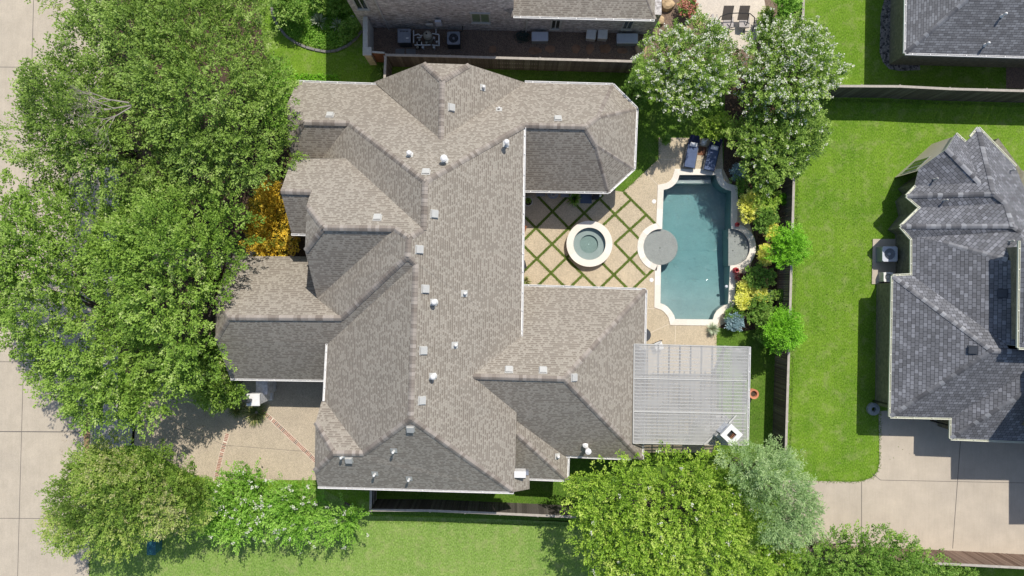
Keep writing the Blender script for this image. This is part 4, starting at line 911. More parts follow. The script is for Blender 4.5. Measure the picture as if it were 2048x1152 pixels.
# air conditioners
def condenser(px, py, top, w_, label, shell, dark):
    c = P(px, py, top); t = thing('air_conditioner', label, 'air conditioner', (c.x, c.y, 0))
    mb = MB(); mb.bevbox(c.x, c.y, .05, w_, w_, top-.13, .01); mb.build('coil_case', dark, t)
    mb = MB(); n_ = 32; ri = w_*.37
    sq = lambda a, r: (c.x+r*math.cos(a)/max(abs(math.cos(a)), abs(math.sin(a))), c.y+r*math.sin(a)/max(abs(math.cos(a)), abs(math.sin(a))))
    for i in range(n_):
        a0, a1 = 2*math.pi*i/n_+.098, 2*math.pi*(i+1)/n_+.098; q = [(c.x+ri*math.cos(a0), c.y+ri*math.sin(a0)), sq(a0, w_/2), sq(a1, w_/2), (c.x+ri*math.cos(a1), c.y+ri*math.sin(a1))]
        mb.add([(x, y, z) for z in (top-.1, top) for x, y in q], [(3,2,1,0),(4,5,6,7),(0,1,5,4),(1,2,6,5),(2,3,7,6),(3,0,4,7)])
    mb.build('top_cover', shell, t)
    fan = MB()
    for i in range(5):
        a = i*1.2566; d1 = Vector((math.cos(a), math.sin(a), 0)); d2 = Vector((math.cos(a+.75), math.sin(a+.75), 0)); cc = Vector((c.x, c.y, top-.09))
        fan.add([cc+d1*.07, cc+d1*ri*.92+Vector((0, 0, -.02)), cc+(d1+d2).normalized()*ri*.95, cc+d2*ri*.85+Vector((0, 0, .04)), cc+d2*.07], [(0, 1, 2, 3, 4)])
    fan.build('fan', dark, t); MB().lathe(c.x, c.y, [(.085, top-.11), (.085, top-.05), (.05, top-.03)], 14).build('hub', shell, t)
    mb = MB()
    for r in (.3, .5, .7, .9):
        rr = ri*r; mb.path([(c.x+rr*math.cos(a), c.y+rr*math.sin(a), top+.005) for a in [2*math.pi*k/20 for k in range(21)]], .004, 4)
    for k in range(8): a = k*math.pi/4; mb.tube((c.x+.05*math.cos(a), c.y+.05*math.sin(a), top+.01), (c.x+ri*math.cos(a), c.y+ri*math.sin(a), top+.01), .005, .005, 4)
    mb.build('grille', dark, t); return t
condenser(1780, 508, .85, .92, 'large blue grey air conditioner on the pad by the grey house', M['resin'], M['greymetal'])
condenser(1777, 554, .7, .58, 'small pale air conditioner at the corner of the pad by the grey house', M['white'], M['offwhite'])
condenser(907, 76, .85, .78, 'dark grey air conditioner in the shaded side yard next to the white pipes', M['greymetal'], M['darkmetal'])
mb = MB(); mb.path([P(1793, 520, .3), P(1797, 530, .35), P(1800, 536, .1)], .025, 7); mb.path([P(916, 66, .4), P(925, 62, .7), P(925, 52, .9)], .03, 7); 
o = mb.build('refrigerant_hose', M['black'], None, (*P2(1795, 525), 0)); tag(o, 'black insulated hoses running from the air conditioners to the walls', 'hose')
# pool equipment in the side yard
c = P(808, 71, .95); t = thing('pool_heater', 'dark grey square pool heater in the shaded side yard', 'heater', (c.x, c.y, 0)); MB().bevbox(c.x, c.y, 0, .74, .80, .88, .03).build('cabinet', M['darkmetal'], t); MB().bevbox(c.x, c.y, .88, .80, .86, .07, .03).build('lid', M['greymetal'], t)
mb = MB()
for i in range(6): mb.box(c.x-.22+.09*i, c.y+.26, .945, .05, .08, .012)
mb.build('vent_slot', M['black'], t); MB().box(c.x+.2, c.y-.16, .95, .16, .07, .02).build('badge', M['white'], t)
c = P(854, 67, 1.1); t = thing('filter_tank', 'round tan pool filter tank among the white pipes', 'filter', (c.x, c.y, 0)); MB().lathe(c.x, c.y, [(.26, 0), (.27, .75), (.24, .95), (.14, 1.05), (0, 1.08)], 28).build('tank', M['tan'], t); MB().lathe(c.x, c.y, [(.275, .58), (.29, .6), (.29, .66), (.275, .68)], 28, caps=False).build('clamp', M['darkmetal'], t); MB().lathe(c.x-.04, c.y, [(.05, 1.05), (.05, 1.14), (.02, 1.18)], 12).build('gauge', M['black'], t)
t = thing('pipe_manifold', 'white plastic pool pipes and valves in the side yard between heater and air conditioner', 'pipes', (*P2(850, 80), 0))
def pp(*pts, r=.035): MB().path([P(x, y, z) for x, y, z in pts], r, 8).build('pipe', M['pvc'], t)
pp((827,61,.5),(827,86,.5),r=.04); pp((828,71,.55),(837,68,.55),(841,72,.5),(845,70,.5)); pp((834,75,.5),(842,75,.5),(843,70,.5)); pp((829,90,.45),(861,90,.45),r=.04); pp((864,90,.45),(876,91,.45)); pp((878,70,.55),(878,92,.5),r=.04); pp((864,67,.6),(878,69,.55)); pp((834,90,.45),(834,84,.3),(838,80,.3)); pp((843,90,.45),(843,84,.4)); pp((872,65,.6),(872,58,.4))
for x, y in ((853,85),(868,76),(874,84),(839,80),(846,95),(835,95),(868,95)): q = P(x, y, .35); MB().tube((q.x, q.y, 0), (q.x, q.y, .38), .05, .05, 10).lathe(q.x, q.y, [(.07, .36), (.08, .4), (.04, .44), (0, .44)], 12).build('valve', M['tan'] if x % 2 else M['pvc'], t)
q = P(837, 83, .3); MB().lathe(q.x, q.y, [(.13, 0), (.13, .3), (.09, .34), (0, .34)], 16).tube((q.x, q.y+.1, .15), (q.x, q.y-.35, .15), .1, .1, 12).build('pump', M['black'], t)
def deckbox(px, py, w_, d_, h, lb, lid=M['resin'], body=M['resin_d'], rot=0, cat='storage box', name='storage_box'):
    c = P(px, py, h); t = thing(name, lb, cat, (c.x, c.y, 0)); MB().bevbox(c.x, c.y, 0, w_*.95, d_*.95, h-.08, .02, rot).build('body', body, t); MB().bevbox(c.x, c.y, h-.1, w_, d_, .1, .05, rot).build('lid', lid, t)
deckbox(1080, 72, 1.02, .58, .6, 'small rounded grey storage bin next to the hose coil')
deckbox(1255, 76, 1.3, .62, .62, 'wide grey storage bin at the patio end of the side yard')
deckbox(1183, 66, .60, .72, .5, 'tilted white cabinet panel, left of the pair against the whitewashed wall', M['white'], M['offwhite'], -.12, 'cabinet', 'cabinet')
deckbox(1206, 65, .60, .74, .55, 'white cabinet panel, right of the pair against the whitewashed wall', M['white'], M['offwhite'], -.08, 'cabinet', 'cabinet')
c = P(1045, 75); mb = MB(); pts = []
for i in range(150): a = i*.42; r = .22+.10*math.sin(i*.37)+.05*math.sin(i*1.9); pts.append((c.x+r*1.2*math.cos(a)+.1*math.sin(i*.13), c.y+r*math.sin(a)+.08*math.cos(i*.21), .03+.0012*i))
mb.path(pts, .014, 5); o = mb.build('hose_coil', M['hose'], None, (c.x, c.y, 0)); tag(o, 'tangled dark green garden hose on the side yard dirt by the wall', 'hose')
for i, (x, y, w_, lb) in enumerate(((800,104,18,'square grey paver nearest the stone column'),(822,104,19,'wide grey paver second from the stone column'))):
    c = P(x, y); o = MB().bevbox(c.x, c.y, 0, w_/S, .38, .05, .01, .03*i).build('paver', M['flag_g'], None, (c.x, c.y, 0)); tag(o, lb, 'paver')
def rock(px, py, w_, d_, h, mat, lb, name='boulder', cat='boulder', rot=0, group=None):
    c = P(px, py, h*.6); mb = MB(); n_ = 11; prof = [(1, 0), (1.0, .45), (.88, .85), (.5, 1.0)]; js = [U(.85, 1.12) for _ in range(n_)]; ca, sa = math.cos(rot), math.sin(rot); vs = []
    for r, z in prof:
        for i in range(n_): a = 2*math.pi*i/n_; x = r*js[i]*w_/2*math.cos(a)*U(.96, 1.04); y = r*js[i]*d_/2*math.sin(a)*U(.96, 1.04); vs.append((c.x+x*ca-y*sa, c.y+x*sa+y*ca, h*z*U(.93, 1.05)))
    fs = [(k*n_+i, k*n_+(i+1) % n_, (k+1)*n_+(i+1) % n_, (k+1)*n_+i) for k in range(3) for i in range(n_)]+[tuple(range(3*n_, 4*n_))]
    mb.add(vs, fs); o = mb.build(name, mat, None, (c.x, c.y, 0)); tag(o, lb, cat, group)
FG = 'flagstones set flush in the side yard dirt'
for x, y, w_, d_, lb in ((1070,101,.9,.45,'reddish flagstone below the small grey bin'),(1100,98,.6,.5,'round brown flagstone under the first storage bin'),(1152,97,.55,.55,'light brown flagstone midway along the side yard'),(1180,98,.5,.65,'dark red flagstone below the white cabinets'),(1210,97,.7,.6,'broad brown flagstone right of the dark red one'),(1245,101,.7,.4,'pale flagstone below the wide storage bin'),(985,98,.5,.5,'rusty flagstone left of the hose coil')):
    rock(x, y, w_, d_, .04, M['flag'], lb, 'flagstone', 'flagstone', 0, FG)
rock(1336, 9, .95, .75, .45, M['boulder'], 'big tan boulder at the top edge beside the stamped patio')
rock(1323, 41, .4, .6, .3, M['boulder'], 'small brown boulder below the big tan one')
rock(1397, 44, .55, .75, .3, M['boulder'], 'tan boulder on the stamped patio edge above the white flowering tree')
rock(1283, 99, .75, 1.1, .3, M['boulder'], 'long orange boulder at the end of the top fence')
rock(1370, 60, .9, .6, .3, M['boulder'], 'pale boulder tucked into the top of the white flowering tree')
# two seat swing on the neighbour patio
c = P(1464, 45, .5); t = thing('patio_glider', 'two seat brown patio glider with black curved arms on the stamped patio', 'glider', (c.x, c.y, 0))
for x in (1457, 1489):
    a_ = P(x, 44, .5); mb = MB(); mb.box(a_.x, a_.y, .42, .62, .62, .07); mb.build('seat', M['sling_l'], t)
    a_ = P(x, 24, .9); mb = MB(); q = [(a_.x+sx*.31, a_.y-.33, .5) for sx in (-1, 1)]+[(a_.x+sx*.31, a_.y+.33, 1.05) for sx in (1, -1)]; mb.add(q+[(x_, y_, z_-.04) for x_, y_, z_ in q], [(0,1,2,3),(7,6,5,4),(0,4,5,1),(1,5,6,2),(2,6,7,3),(3,7,4,0)]); mb.build('back', M['sling'], t)
    mb = MB(); mb.path([P(x-9, 55, .45), P(x, 57, .45), P(x+9, 55, .45)], .02, 6); mb.build('seat_bar', M['black'], t)
for pts in ([(1433,45,.9),(1441,33,1.0),(1457,27,1.05),(1478,26,1.05),(1500,27,1.0),(1509,35,.9),(1508,52,.4),(1500,72,0)], [(1464,32,1.0),(1462,46,.7),(1455,68,0)], [(1498,28,1.0),(1495,44,.7),(1487,64,0)], [(1433,45,.9),(1434,66,0)]): MB().path([P(*q) for q in pts], .028, 7).build('frame', M['black'], t)
c = P(1429, 48, .6); mb = MB(); a_, b_ = P(1425, 28, .7), P(1431, 68, .7); mb.beam(a_, b_, .12, .04); mb.tube(a_, (a_.x, a_.y, 0), .02); mb.tube(b_, (b_.x, b_.y, 0), .02); mb.beam(P(1434, 28, .7), P(1437, 68, .7), .05, .04); o = mb.build('patio_bench', M['sling_l'], None, (c.x, c.y, 0)); tag(o, 'narrow light bench arm left of the patio glider', 'bench')
# ring of pale edging round the front bed at the top
mb = MB(); pts = [(543,10),(546,30),(556,52),(572,72),(592,86),(612,95),(630,100),(652,104),(672,102),(695,92),(712,78),(724,62)]
for a, b in zip(pts[:-1], pts[1:]):
    a_, b_ = P(*a), P(*b); k = max(1, int((b_-a_).length/.3))
    for i in range(k): q = a_+(b_-a_)*((i+.5)/k); mb.bevbox(q.x, q.y, 0, (b_-a_).length/k*.95, .16, .1, .02, math.atan2(b_.y-a_.y, b_.x-a_.x))
o = mb.build('bed_edging', M['flag_g'], None, (*P2(630, 90), 0)); tag(o, 'curved pale stone edging around the ground cover bed near the top', 'edging')
mb = MB(); a_ = P(698, 34); mb.lathe(P(704,33,.25).x, P(704,33,.25).y, [(.08, 0), (.13, .1), (.11, .2), (0, .25)], 14); o = mb.build('garden_light', M['stonecap'], None, (P(704,33).x, P(704,33).y, 0)); tag(o, 'small round white garden light at the corner of the whitewashed house', 'light')
# downpipes of the grey house and rock feature
mb = MB(); mb.path([P(1746,801,.1), P(1779,809,2.3)], .05, 8); o = mb.build('downspout', M['black'], gh_)
mb = MB(); mb.path([P(1862,841,.1), P(1901,852,2.3)], .05, 8); o = mb.build('downspout', M['black'], gh_)
c = P(1749, 819, .35); mb = MB(); mb.lathe(c.x, c.y, [(.34, 0), (.40, .12), (.38, .28), (.2, .34), (.14, .30), (.12, .1)], 18, caps=False)
o = mb.build('splash_stone', M['resin_d'], None, (c.x, c.y, 0)); tag(o, 'round grey hollow stone at the corner of the grey house lawn', 'stone')
for x, y in ((1995, 1147), (2022, 1143)):
    pass
# ================================================================ FOLIAGE
def leaves_mesh(name, parent, pos, axis, nrm, size, asp, tone, mat):
    """one small rhombic leaf per row"""
    n_ = len(pos); o3 = np.array(root_loc(parent)[:])
    axis = axis/np.maximum(np.linalg.norm(axis, axis=1, keepdims=True), 1e-6)
    side = np.cross(nrm, axis); side /= np.maximum(np.linalg.norm(side, axis=1, keepdims=True), 1e-6)
    L = size[:, None]; p = pos-o3
    V4 = np.stack([p, p+axis*L*.5+side*L*asp*.5, p+axis*L, p+axis*L*.5-side*L*asp*.5], 1).reshape(-1, 3)
    me = bpy.data.meshes.new(name); me.vertices.add(4*n_); me.loops.add(4*n_); me.polygons.add(n_)
    me.vertices.foreach_set('co', V4.astype(np.float32).ravel()); me.loops.foreach_set('vertex_index', np.arange(4*n_, dtype=np.int32))
    me.polygons.foreach_set('loop_start', np.arange(0, 4*n_, 4, dtype=np.int32))
    try: me.polygons.foreach_set('loop_total', np.full(n_, 4, np.int32))
    except Exception: pass
    at = me.attributes.new('tone', 'FLOAT', 'FACE'); at.data.foreach_set('value', np.clip(tone, 0, 1).astype(np.float32))
    me.materials.append(mat); me.update(calc_edges=True); me.validate()
    o = bpy.data.objects.new(name, me); C.objects.link(o); o.parent = parent; return o
def unit(a): return a/np.maximum(np.linalg.norm(a, axis=-1, keepdims=True), 1e-6)
def poly_dist(P_, poly):
    a = poly; b = np.roll(poly, -1, 0); d = b-a; t = np.clip(((P_[:, None]-a)*d).sum(-1)/(d*d).sum(-1), 0, 1)
    return np.sqrt((((a+d*t[..., None])-P_[:, None])**2).sum(-1)).min(1)
def pin(P_, poly):
    x, y = P_[:, 0], P_[:, 1]; r = np.zeros(len(P_), bool); j_ = len(poly)-1
    for i in range(len(poly)):
        xi, yi = poly[i]; xj, yj = poly[j_]; c_ = ((yi > y) != (yj > y)) & (x < (xj-xi)*(y-yi)/(yj-yi+1e-12)+xi); r ^= c_; j_ = i
    return r
def tree(name, label, cat, outline, z0, z1, mat, br=1.1, leaf=.13, spr=46, lf=13, twig=.55, spacing=.72, bloom=None, blp=.06, blm=22, up=.25, gaps=0, group=None, trunk=True, seed=None, bark=None, mix=None, asp=.55, trunks=1, ztr=None, flat=.8, tonevar=.3, droop=0, width=.33):
    """crown inside a surveyed outline: boughs on a domed surface, each with sprays of small leaves"""
    g = np.random.default_rng(seed if seed is not None else __import__("zlib").crc32(label.encode()) % 99991)
    ze = z0*.55+z1*.45; poly = np.array([P2(x, y, ze) for x, y in outline]); lo_, hi = poly.min(0), poly.max(0)
    cand = g.uniform(lo_, hi, (6000, 2)); cand = cand[pin(cand, poly)]; dd = poly_dist(cand, poly); ok = dd > br*.40+twig*(.22+.25*up); cand, dd = cand[ok], dd[ok]
    keep = []; md = br*spacing
    for i in range(len(cand)):
        if all((cand[i, 0]-cand[k, 0])**2+(cand[i, 1]-cand[k, 1])**2 > md*md for k in keep): keep.append(i)
    bc, bd = cand[keep], dd[keep]
    if len(bc) == 0: bc = poly.mean(0)[None]; bd = np.array([1.0])
    if gaps:
        gn = g.random(len(bc)) > gaps; bc, bd = bc[gn], bd[gn]
    mx = max(bd.max(), br); prof = np.sqrt(np.clip(bd/mx, 0, 1))
    bz = z0+(z1-z0)*prof+g.uniform(-.5, .5, len(bc))*br*1.5
    cen = poly.mean(0); t = thing(name, label, cat, (cen[0], cen[1], 0), group)
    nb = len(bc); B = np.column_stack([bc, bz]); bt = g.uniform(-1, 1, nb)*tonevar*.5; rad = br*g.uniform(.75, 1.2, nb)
    ns = nb*spr; bi = np.repeat(np.arange(nb), spr)
    d = g.normal(size=(ns, 3)); d[:, 2] = np.abs(d[:, 2])*1.0-.22; d = unit(d)
    out = unit(np.column_stack([B[bi, :2]-cen, np.zeros(ns)]))
    base = B[bi]+d*rad[bi][:, None]*np.array([1, 1, flat])*(g.uniform(.25, 1.0, (ns, 1))**.6)
    tw = unit(d*.8+np.array([0, 0, up])+out*.5+g.normal(size=(ns, 3))*.3); tl = twig*g.uniform(.55, 1.3, ns); st_ = g.normal(size=ns)*.13
    nl = ns*lf; si = np.repeat(np.arange(ns), lf); tt = g.uniform(0, 1, nl)**.8
    dro = np.zeros((nl, 3)); dro[:, 2] = -droop*(tt**2)*tl[si]
    sdv = unit(np.cross(tw, np.array([0, 0, 1.0])+g.normal(size=(ns, 3))*.25))
    wdt = (g.choice([-1, 1], nl)*g.uniform(.1, 1, nl)*(1-tt*.75)*tl[si]*width)
    pos = base[si]+tw[si]*(tl[si]*tt)[:, None]+sdv[si]*wdt[:, None]+g.normal(size=(nl, 3))*leaf*.3+dro
    ax = unit(tw[si]*.9+sdv[si]*np.sign(wdt)[:, None]*.7+g.normal(size=(nl, 3))*.35); nr = unit(np.array([0, 0, 1.0])+g.normal(size=(nl, 3))*.30+d[bi][si]*.22)
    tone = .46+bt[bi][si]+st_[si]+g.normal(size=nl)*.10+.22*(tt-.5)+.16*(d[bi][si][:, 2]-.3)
    k = pos[:, 2] > .05; size = leaf*g.uniform(.7, 1.35, nl)
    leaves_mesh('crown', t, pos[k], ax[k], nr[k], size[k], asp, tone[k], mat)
    if bloom:
        # flower heads at the tips of some sprays
        fs_ = np.where((g.random(ns) < blp) & (d[:, 2] > .1))[0]; m_ = blm; fi = np.repeat(fs_, m_)
        if len(fs_):
            fp = (base+tw*tl[:, None]*1.08)[fi]+g.normal(size=(len(fi), 3))*.05; 
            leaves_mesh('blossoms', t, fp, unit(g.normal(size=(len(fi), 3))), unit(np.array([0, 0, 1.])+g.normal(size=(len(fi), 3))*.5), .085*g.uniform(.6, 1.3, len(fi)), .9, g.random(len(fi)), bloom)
    if trunk:
        mb = MB(); zt = ztr or z0*.45
        for q in range(trunks):
            ox, oy = (0, 0) if trunks == 1 else (.25*math.cos(q*2.1), .25*math.sin(q*2.1)); r0 = min(.38, .05*z1)/(1 if trunks == 1 else 1.8)
            b0 = Vector((cen[0]+ox, cen[1]+oy, -.02)); b1 = Vector((cen[0]+ox*2.5, cen[1]+oy*2.5, zt)); mb.tube(b0, b1, r0*1.25, r0*.8, 10)
            idx = np.arange(nb)[q::trunks]
            for i in idx[::max(1, len(idx)//26)]:
                e = Vector(B[i]); m1 = b1.lerp(e, .5)+Vector((0, 0, (e.z-b1.z)*-.12)); mb.tube(b1, m1, r0*.32, r0*.15, 6, caps=False); mb.tube(m1, m1.lerp(e, .75), r0*.15, .015, 5, caps=False)
        mb.build('trunk', bark or M['bark'], t)
    return t
def circ(x, y, rx, ry=None, n=14, j=.12):
    ry = ry or rx; return [(x+rx*(1+U(-j, j))*math.cos(2*math.pi*i/n), y+ry*(1+U(-j, j))*math.sin(2*math.pi*i/n)) for i in range(n)]
OG = 'big street side oaks on the left'
tree('oak_tree', 'dusty green oak at the top, between the street and the ground cover bed', 'tree', [(270,-60),(520,-50),(538,20),(518,70),(530,105),(560,140),(585,165),(588,235),(572,290),(585,312),(560,350),(510,375),(430,385),(360,350),(300,270),(250,180),(185,130),(140,90),(150,40)], 5, 9, M['oak'], 1.15, .115, 40, 34, .75, .76, group=OG)
tree('oak_tree', 'dusty green oak leaning over the street with a bare grey limb', 'tree', [(80,145),(120,110),(180,130),(260,190),(310,280),(370,350),(400,395),(330,400),(250,395),(180,370),(100,365),(60,335),(35,305),(62,260),(85,240),(45,180)], 5, 8.5, M['oak'], 1.1, .115, 40, 34, .8, .77, group=OG)
tree('oak_tree', 'bright green oak whose shade falls on the left end of the tan roof', 'tree', [(200,392),(290,380),(390,375),(470,390),(505,430),(495,470),(515,520),(490,560),(445,590),(435,640),(440,690),(420,740),(370,770),(330,730),(260,700),(220,600),(190,500)], 4.6, 8.5, M['oak2'], 1.1, .12, 40, 34, .7, .84, group=OG)
tree('oak_tree', 'bright green oak hanging over the street above the driveway apron', 'tree', [(-5,385),(60,375),(130,385),(210,400),(230,480),(240,600),(290,700),(345,740),(340,790),(300,830),(250,845),(190,838),(130,800),(60,770),(65,745),(90,725),(40,700),(0,640),(-60,560),(-60,430)], 4.6, 8.2, M['oak2'], 1.05, .12, 40, 34, .75, .86, group=OG)
tree('oak_tree', 'sparse brownish oak cut by the top edge over the street', 'tree', [(60,-60),(250,-60),(250,-10),(225,22),(180,28),(120,32),(70,15)], 4.5, 7, M['elm'], .8, .10, 20, 26, .6, .9)
# bare limb of the second oak
mb = MB()
def twigs(mb, p, d, L, r, k):
    q = p+d*L; mb.tube(p, q, r, r*.6, 5, caps=False)
    if k: 
        for _ in range(3): twigs(mb, p+d*L*U(.5, 1), (d+Vector((U(-.7, .7), U(-.7, .7), U(-.15, .3)))).normalized(), L*.68, r*.55, k-1)
a_ = P(262, 212, 8.9)
for dx, dy in ((-1, .15), (-1, -.2), (-.8, -.5)): twigs(mb, a_+Vector((U(-.3, .3), U(-.2, .2), 0)), Vector((dx, dy, .05)).normalized(), 1.35, .04, 4)
lm = mb.build('bare_limb', M['greybark'], next(o for o in C.objects if o.get('label', '').startswith('dusty green oak leaning')))
tree('curbside_elm', 'feathery olive green tree at the kerb below the driveway apron', 'tree', [(205,890),(240,880),(330,895),(395,960),(420,1000),(395,1058),(352,1072),(335,1062),(305,1050),(285,1062),(270,1095),(240,1110),(180,1090),(120,1085),(100,1050),(125,1022),(80,1005),(115,985),(140,930),(135,915)], 3.2, 5.8, M['elm'], .85, .095, 40, 32, .6, .72, tonevar=.75)
CG = 'white flowering crape myrtles along the pale lawn'
kw = dict(br=.5, leaf=.10, spr=22, lf=38, twig=1.05, width=.09, spacing=.75, bloom=M['bloom'], up=.75, trunks=3)
tree('crape_myrtle', 'white flowering shrub tree overlapping the driveway brick band, nearest the street', 'crape myrtle', [(418,985),(450,945),(500,925),(538,950),(545,1000),(540,1050),(510,1070),(465,1072),(425,1050),(408,1015)], 1.1, 2.5, M['myrtle'], blp=.09, blm=14, group=CG, **kw)
tree('crape_myrtle', 'middle white flowering shrub tree below the driveway', 'crape myrtle', [(555,968),(600,955),(640,968),(648,1015),(636,1060),(600,1072),(562,1062),(550,1020)], 1.1, 2.5, M['myrtle'], blp=.12, blm=14, group=CG, **kw)
tree('crape_myrtle', 'white flowering shrub tree touching the end of the lower fence', 'crape myrtle', [(655,1003),(690,998),(730,1008),(735,1040),(710,1065),(675,1072),(652,1055)], 1.0, 2.2, M['myrtle'], blp=.15, blm=14, group=CG, **kw)
tree('crape_myrtle', 'huge yellow green tree below the patio cover at the bottom', 'crape myrtle', [(1140,990),(1180,932),(1250,925),(1330,908),(1400,895),(1450,905),(1500,960),(1530,1040),(1585,1075),(1600,1100),(1570,1220),(1210,1220),(1165,1110),(1145,1040)], 3.2, 6.2, M['myrtle_y'], .85, .105, 26, 32, .55, .74, bloom=M['bloom'], blp=.03, blm=10, up=.5, trunks=3)
tree('desert_willow', 'silvery green willow leaved tree beside the huge yellow green one', 'tree', [(1438,905),(1480,890),(1560,893),(1590,940),(1620,1000),(1605,1060),(1560,1078),(1510,1058),(1500,980),(1458,940)], 4.2, 6.6, M['silver'], .75, .13, 38, 32, .6, .72, asp=.22, up=.3)
tree('oak_tree', 'dark green tree along the bottom edge below the concrete driveway', 'tree', [(1460,1150),(1560,1115),(1600,1105),(1650,1088),(1690,1068),(1760,1072),(1830,1092),(1880,1120),(1900,1240),(1500,1240)], 3, 5.5, M['green'], .85, .10, 38, 32, .55, .70)
tree('shrub', 'clipped green shrub cut by the bottom edge right of the dark tree', 'shrub', [(1895,1138),(1935,1130),(1950,1145),(1950,1190),(1895,1190)], 1, 2, M['green'], .4, .08, 30, 12, .2, .7)
NG = 'white flowering crape myrtles above the pool'
tree('crape_myrtle', 'round white flowering tree between the top fence and the loungers', 'crape myrtle', [(1275,110),(1300,78),(1350,52),(1400,50),(1448,75),(1466,120),(1452,180),(1418,212),(1370,232),(1320,222),(1285,180),(1272,140)], 2.4, 4.6, M['myrtle_d'], .78, .095, 38, 30, .5, .78, bloom=M['bloom'], blp=.62, blm=12, up=.5, trunks=3, group=NG)
tree('crape_myrtle', 'round white flowering tree overlapping the long fence', 'crape myrtle', [(1482,90),(1530,52),(1590,45),(1638,62),(1664,110),(1664,160),(1648,212),(1600,222),(1540,238),(1492,215),(1467,160)], 2.4, 4.6, M['myrtle_d'], .78, .095, 38, 30, .5, .78, bloom=M['bloom'], blp=.6, blm=12, up=.5, trunks=3, group=NG)
tree('crape_myrtle', 'green tree with few white flowers right of the loungers', 'crape myrtle', [(1482,243),(1560,228),(1638,218),(1648,260),(1628,308),(1600,328),(1560,362),(1520,380),(1480,350),(1484,310),(1455,290),(1458,262)], 1.2, 2.9, M['myrtle_d'], .8, .10, 42, 30, .5, .7, bloom=M['bloom'], blp=.12, blm=10, up=.5, trunks=3)
tree('ball_tree', 'lime green ball shaped tree against the fence beside the half round shelf', 'tree', circ(1569, 495, 35, 36), 1.9, 3.4, M['lime'], .5, .08, 46, 16, .35, .6, up=.3)
tree('ball_tree', 'lime green ball shaped tree against the fence beside the lower pool corner', 'tree', circ(1563, 661, 36, 38), 1.9, 3.4, M['lime'], .5, .08, 46, 16, .35, .6, up=.3)
def shrub(px, py, rx, ry, h, mat, label, name='shrub', **k):
    kk = dict(br=min(.45, rx/S*.55), leaf=.075, spr=30, lf=14, twig=.22, spacing=.7, trunk=True, up=.3, ztr=.15); kk.update(k)
    return tree(name, label, 'shrub', circ(px, py, rx, ry), h*.4, h*.9, mat, **kk)
shrub(1496, 413, 19, 28, 1.2, M['yellow'], 'bright yellow shrub at the upper right edge of the pool')
shrub(1528, 438, 22, 24, 1.4, M['green'], 'green shrub behind the bright yellow one', leaf=.09)
shrub(1527, 400, 24, 30, 1.5, M['myrtle_y'], 'olive green shrub above the bright yellow one by the fence', leaf=.09)
shrub(1541, 466, 11, 12, 1.2, M['yellow'], 'small yellow green shrub left of the upper ball tree')
shrub(1529, 512, 9, 18, 1.0, M['yellow'], 'narrow yellow shrub hugging the curved pool coping')
shrub(1518, 556, 30, 17, 1.2, M['green'], 'leafy green shrub below the half round shelf', leaf=.1)
shrub(1488, 576, 13, 11, .9, M['yellow'], 'small yellow shrub nearest the blue pool float')
shrub(1517, 590, 11, 12, .9, M['yellow'], 'small yellow shrub right of the pair by the pool')
shrub(1484, 603, 13, 13, .9, M['yellow'], 'small yellow shrub lowest of the three by the pool edge')
shrub(1518, 618, 24, 28, 1.2, M['green'], 'green shrub between the yellow shrubs and the lower ball tree', leaf=.09)
shrub(1465, 628, 16, 12, .6, M['green'], 'low green shrub at the lower right pool corner', leaf=.07)
shrub(1530, 660, 16, 22, 1.0, M['green'], 'loose green shrub left of the lower ball tree', leaf=.09)
shrub(1474, 346, 11, 11, .7, M['blue'], 'blue grey shrub near the upper right pool corner')
shrub(1467, 644, 12, 14, .8, M['blue'], 'blue grey shrub near the lower right pool corner')
shrub(1487, 370, 24, 14, .7, M['green'], 'dark green shrub curling round the upper right pool corner')
shrub(1478, 553, 7, 5, .5, M['purple'], 'small burgundy shrub beside the red vase')
shrub(1553, 590, 13, 7, 1.2, M['green'], 'small conifer spilling over the grey bowl by the fence', leaf=.07)
shrub(1567, 400, 10, 8, 1.0, M['lime'], 'small climbing sprig against the long fence')
shrub(1330, 280, 5, 5, .5, M['green'], 'small dark shrub at the upper left corner of the pool deck')
shrub(1270, 190, 22, 30, 1.0, M['green'], 'green shrub beside the octagonal roof end', leaf=.1)
shrub(1430, 255, 30, 22, 1.2, M['myrtle_y'], 'shaded shrub behind the loungers', leaf=.1)
shrub(1300, 50, 11, 8, .6, M['myrtle'], 'small bright green shrub beside the wide storage bin')
t_ = shrub(1373, 18, 14, 14, .8, M['green'], 'pink flowering bush beside the stamped patio', bloom=M['pink'], blp=.35)
tree('climbing_vine', 'green vine growing on the long fence at the top', 'vine', [(1555,-20),(1590,-20),(1592,15),(1575,45),(1560,50),(1548,25)], 1.2, 2.6, M['myrtle'], .4, .09, 34, 14, .3, .7)
shrub(1530, 40, 12, 16, 1.0, M['elm'], 'brownish shrub at the right edge of the stamped patio')
tree('orange_shrub', 'orange leaved shrub in the notch at the left of the tan house', 'shrub', [(518,395),(545,365),(575,380),(582,430),(590,470),(585,508),(545,520),(512,515),(502,480)], 1.4, 3.0, M['orange'], .5, .10, 26, 24, .4, .7, up=.3, tonevar=.8)
tree('shrub', 'bright green bush between the oaks and the upper left roof corner', 'shrub', [(535,130),(570,135),(592,168),(574,200),(568,262),(548,262),(535,200)], 2.2, 4.0, M['myrtle'], .5, .10, 40, 14, .4, .65)
tree('shrub', 'broad green shrub left of the white gate pillar', 'shrub', [(400,745),(430,725),(455,735),(470,765),(497,768),(497,790),(475,800),(440,812),(405,800)], 1.6, 2.8, M['oak2'], .55, .12, 40, 14, .4, .65)
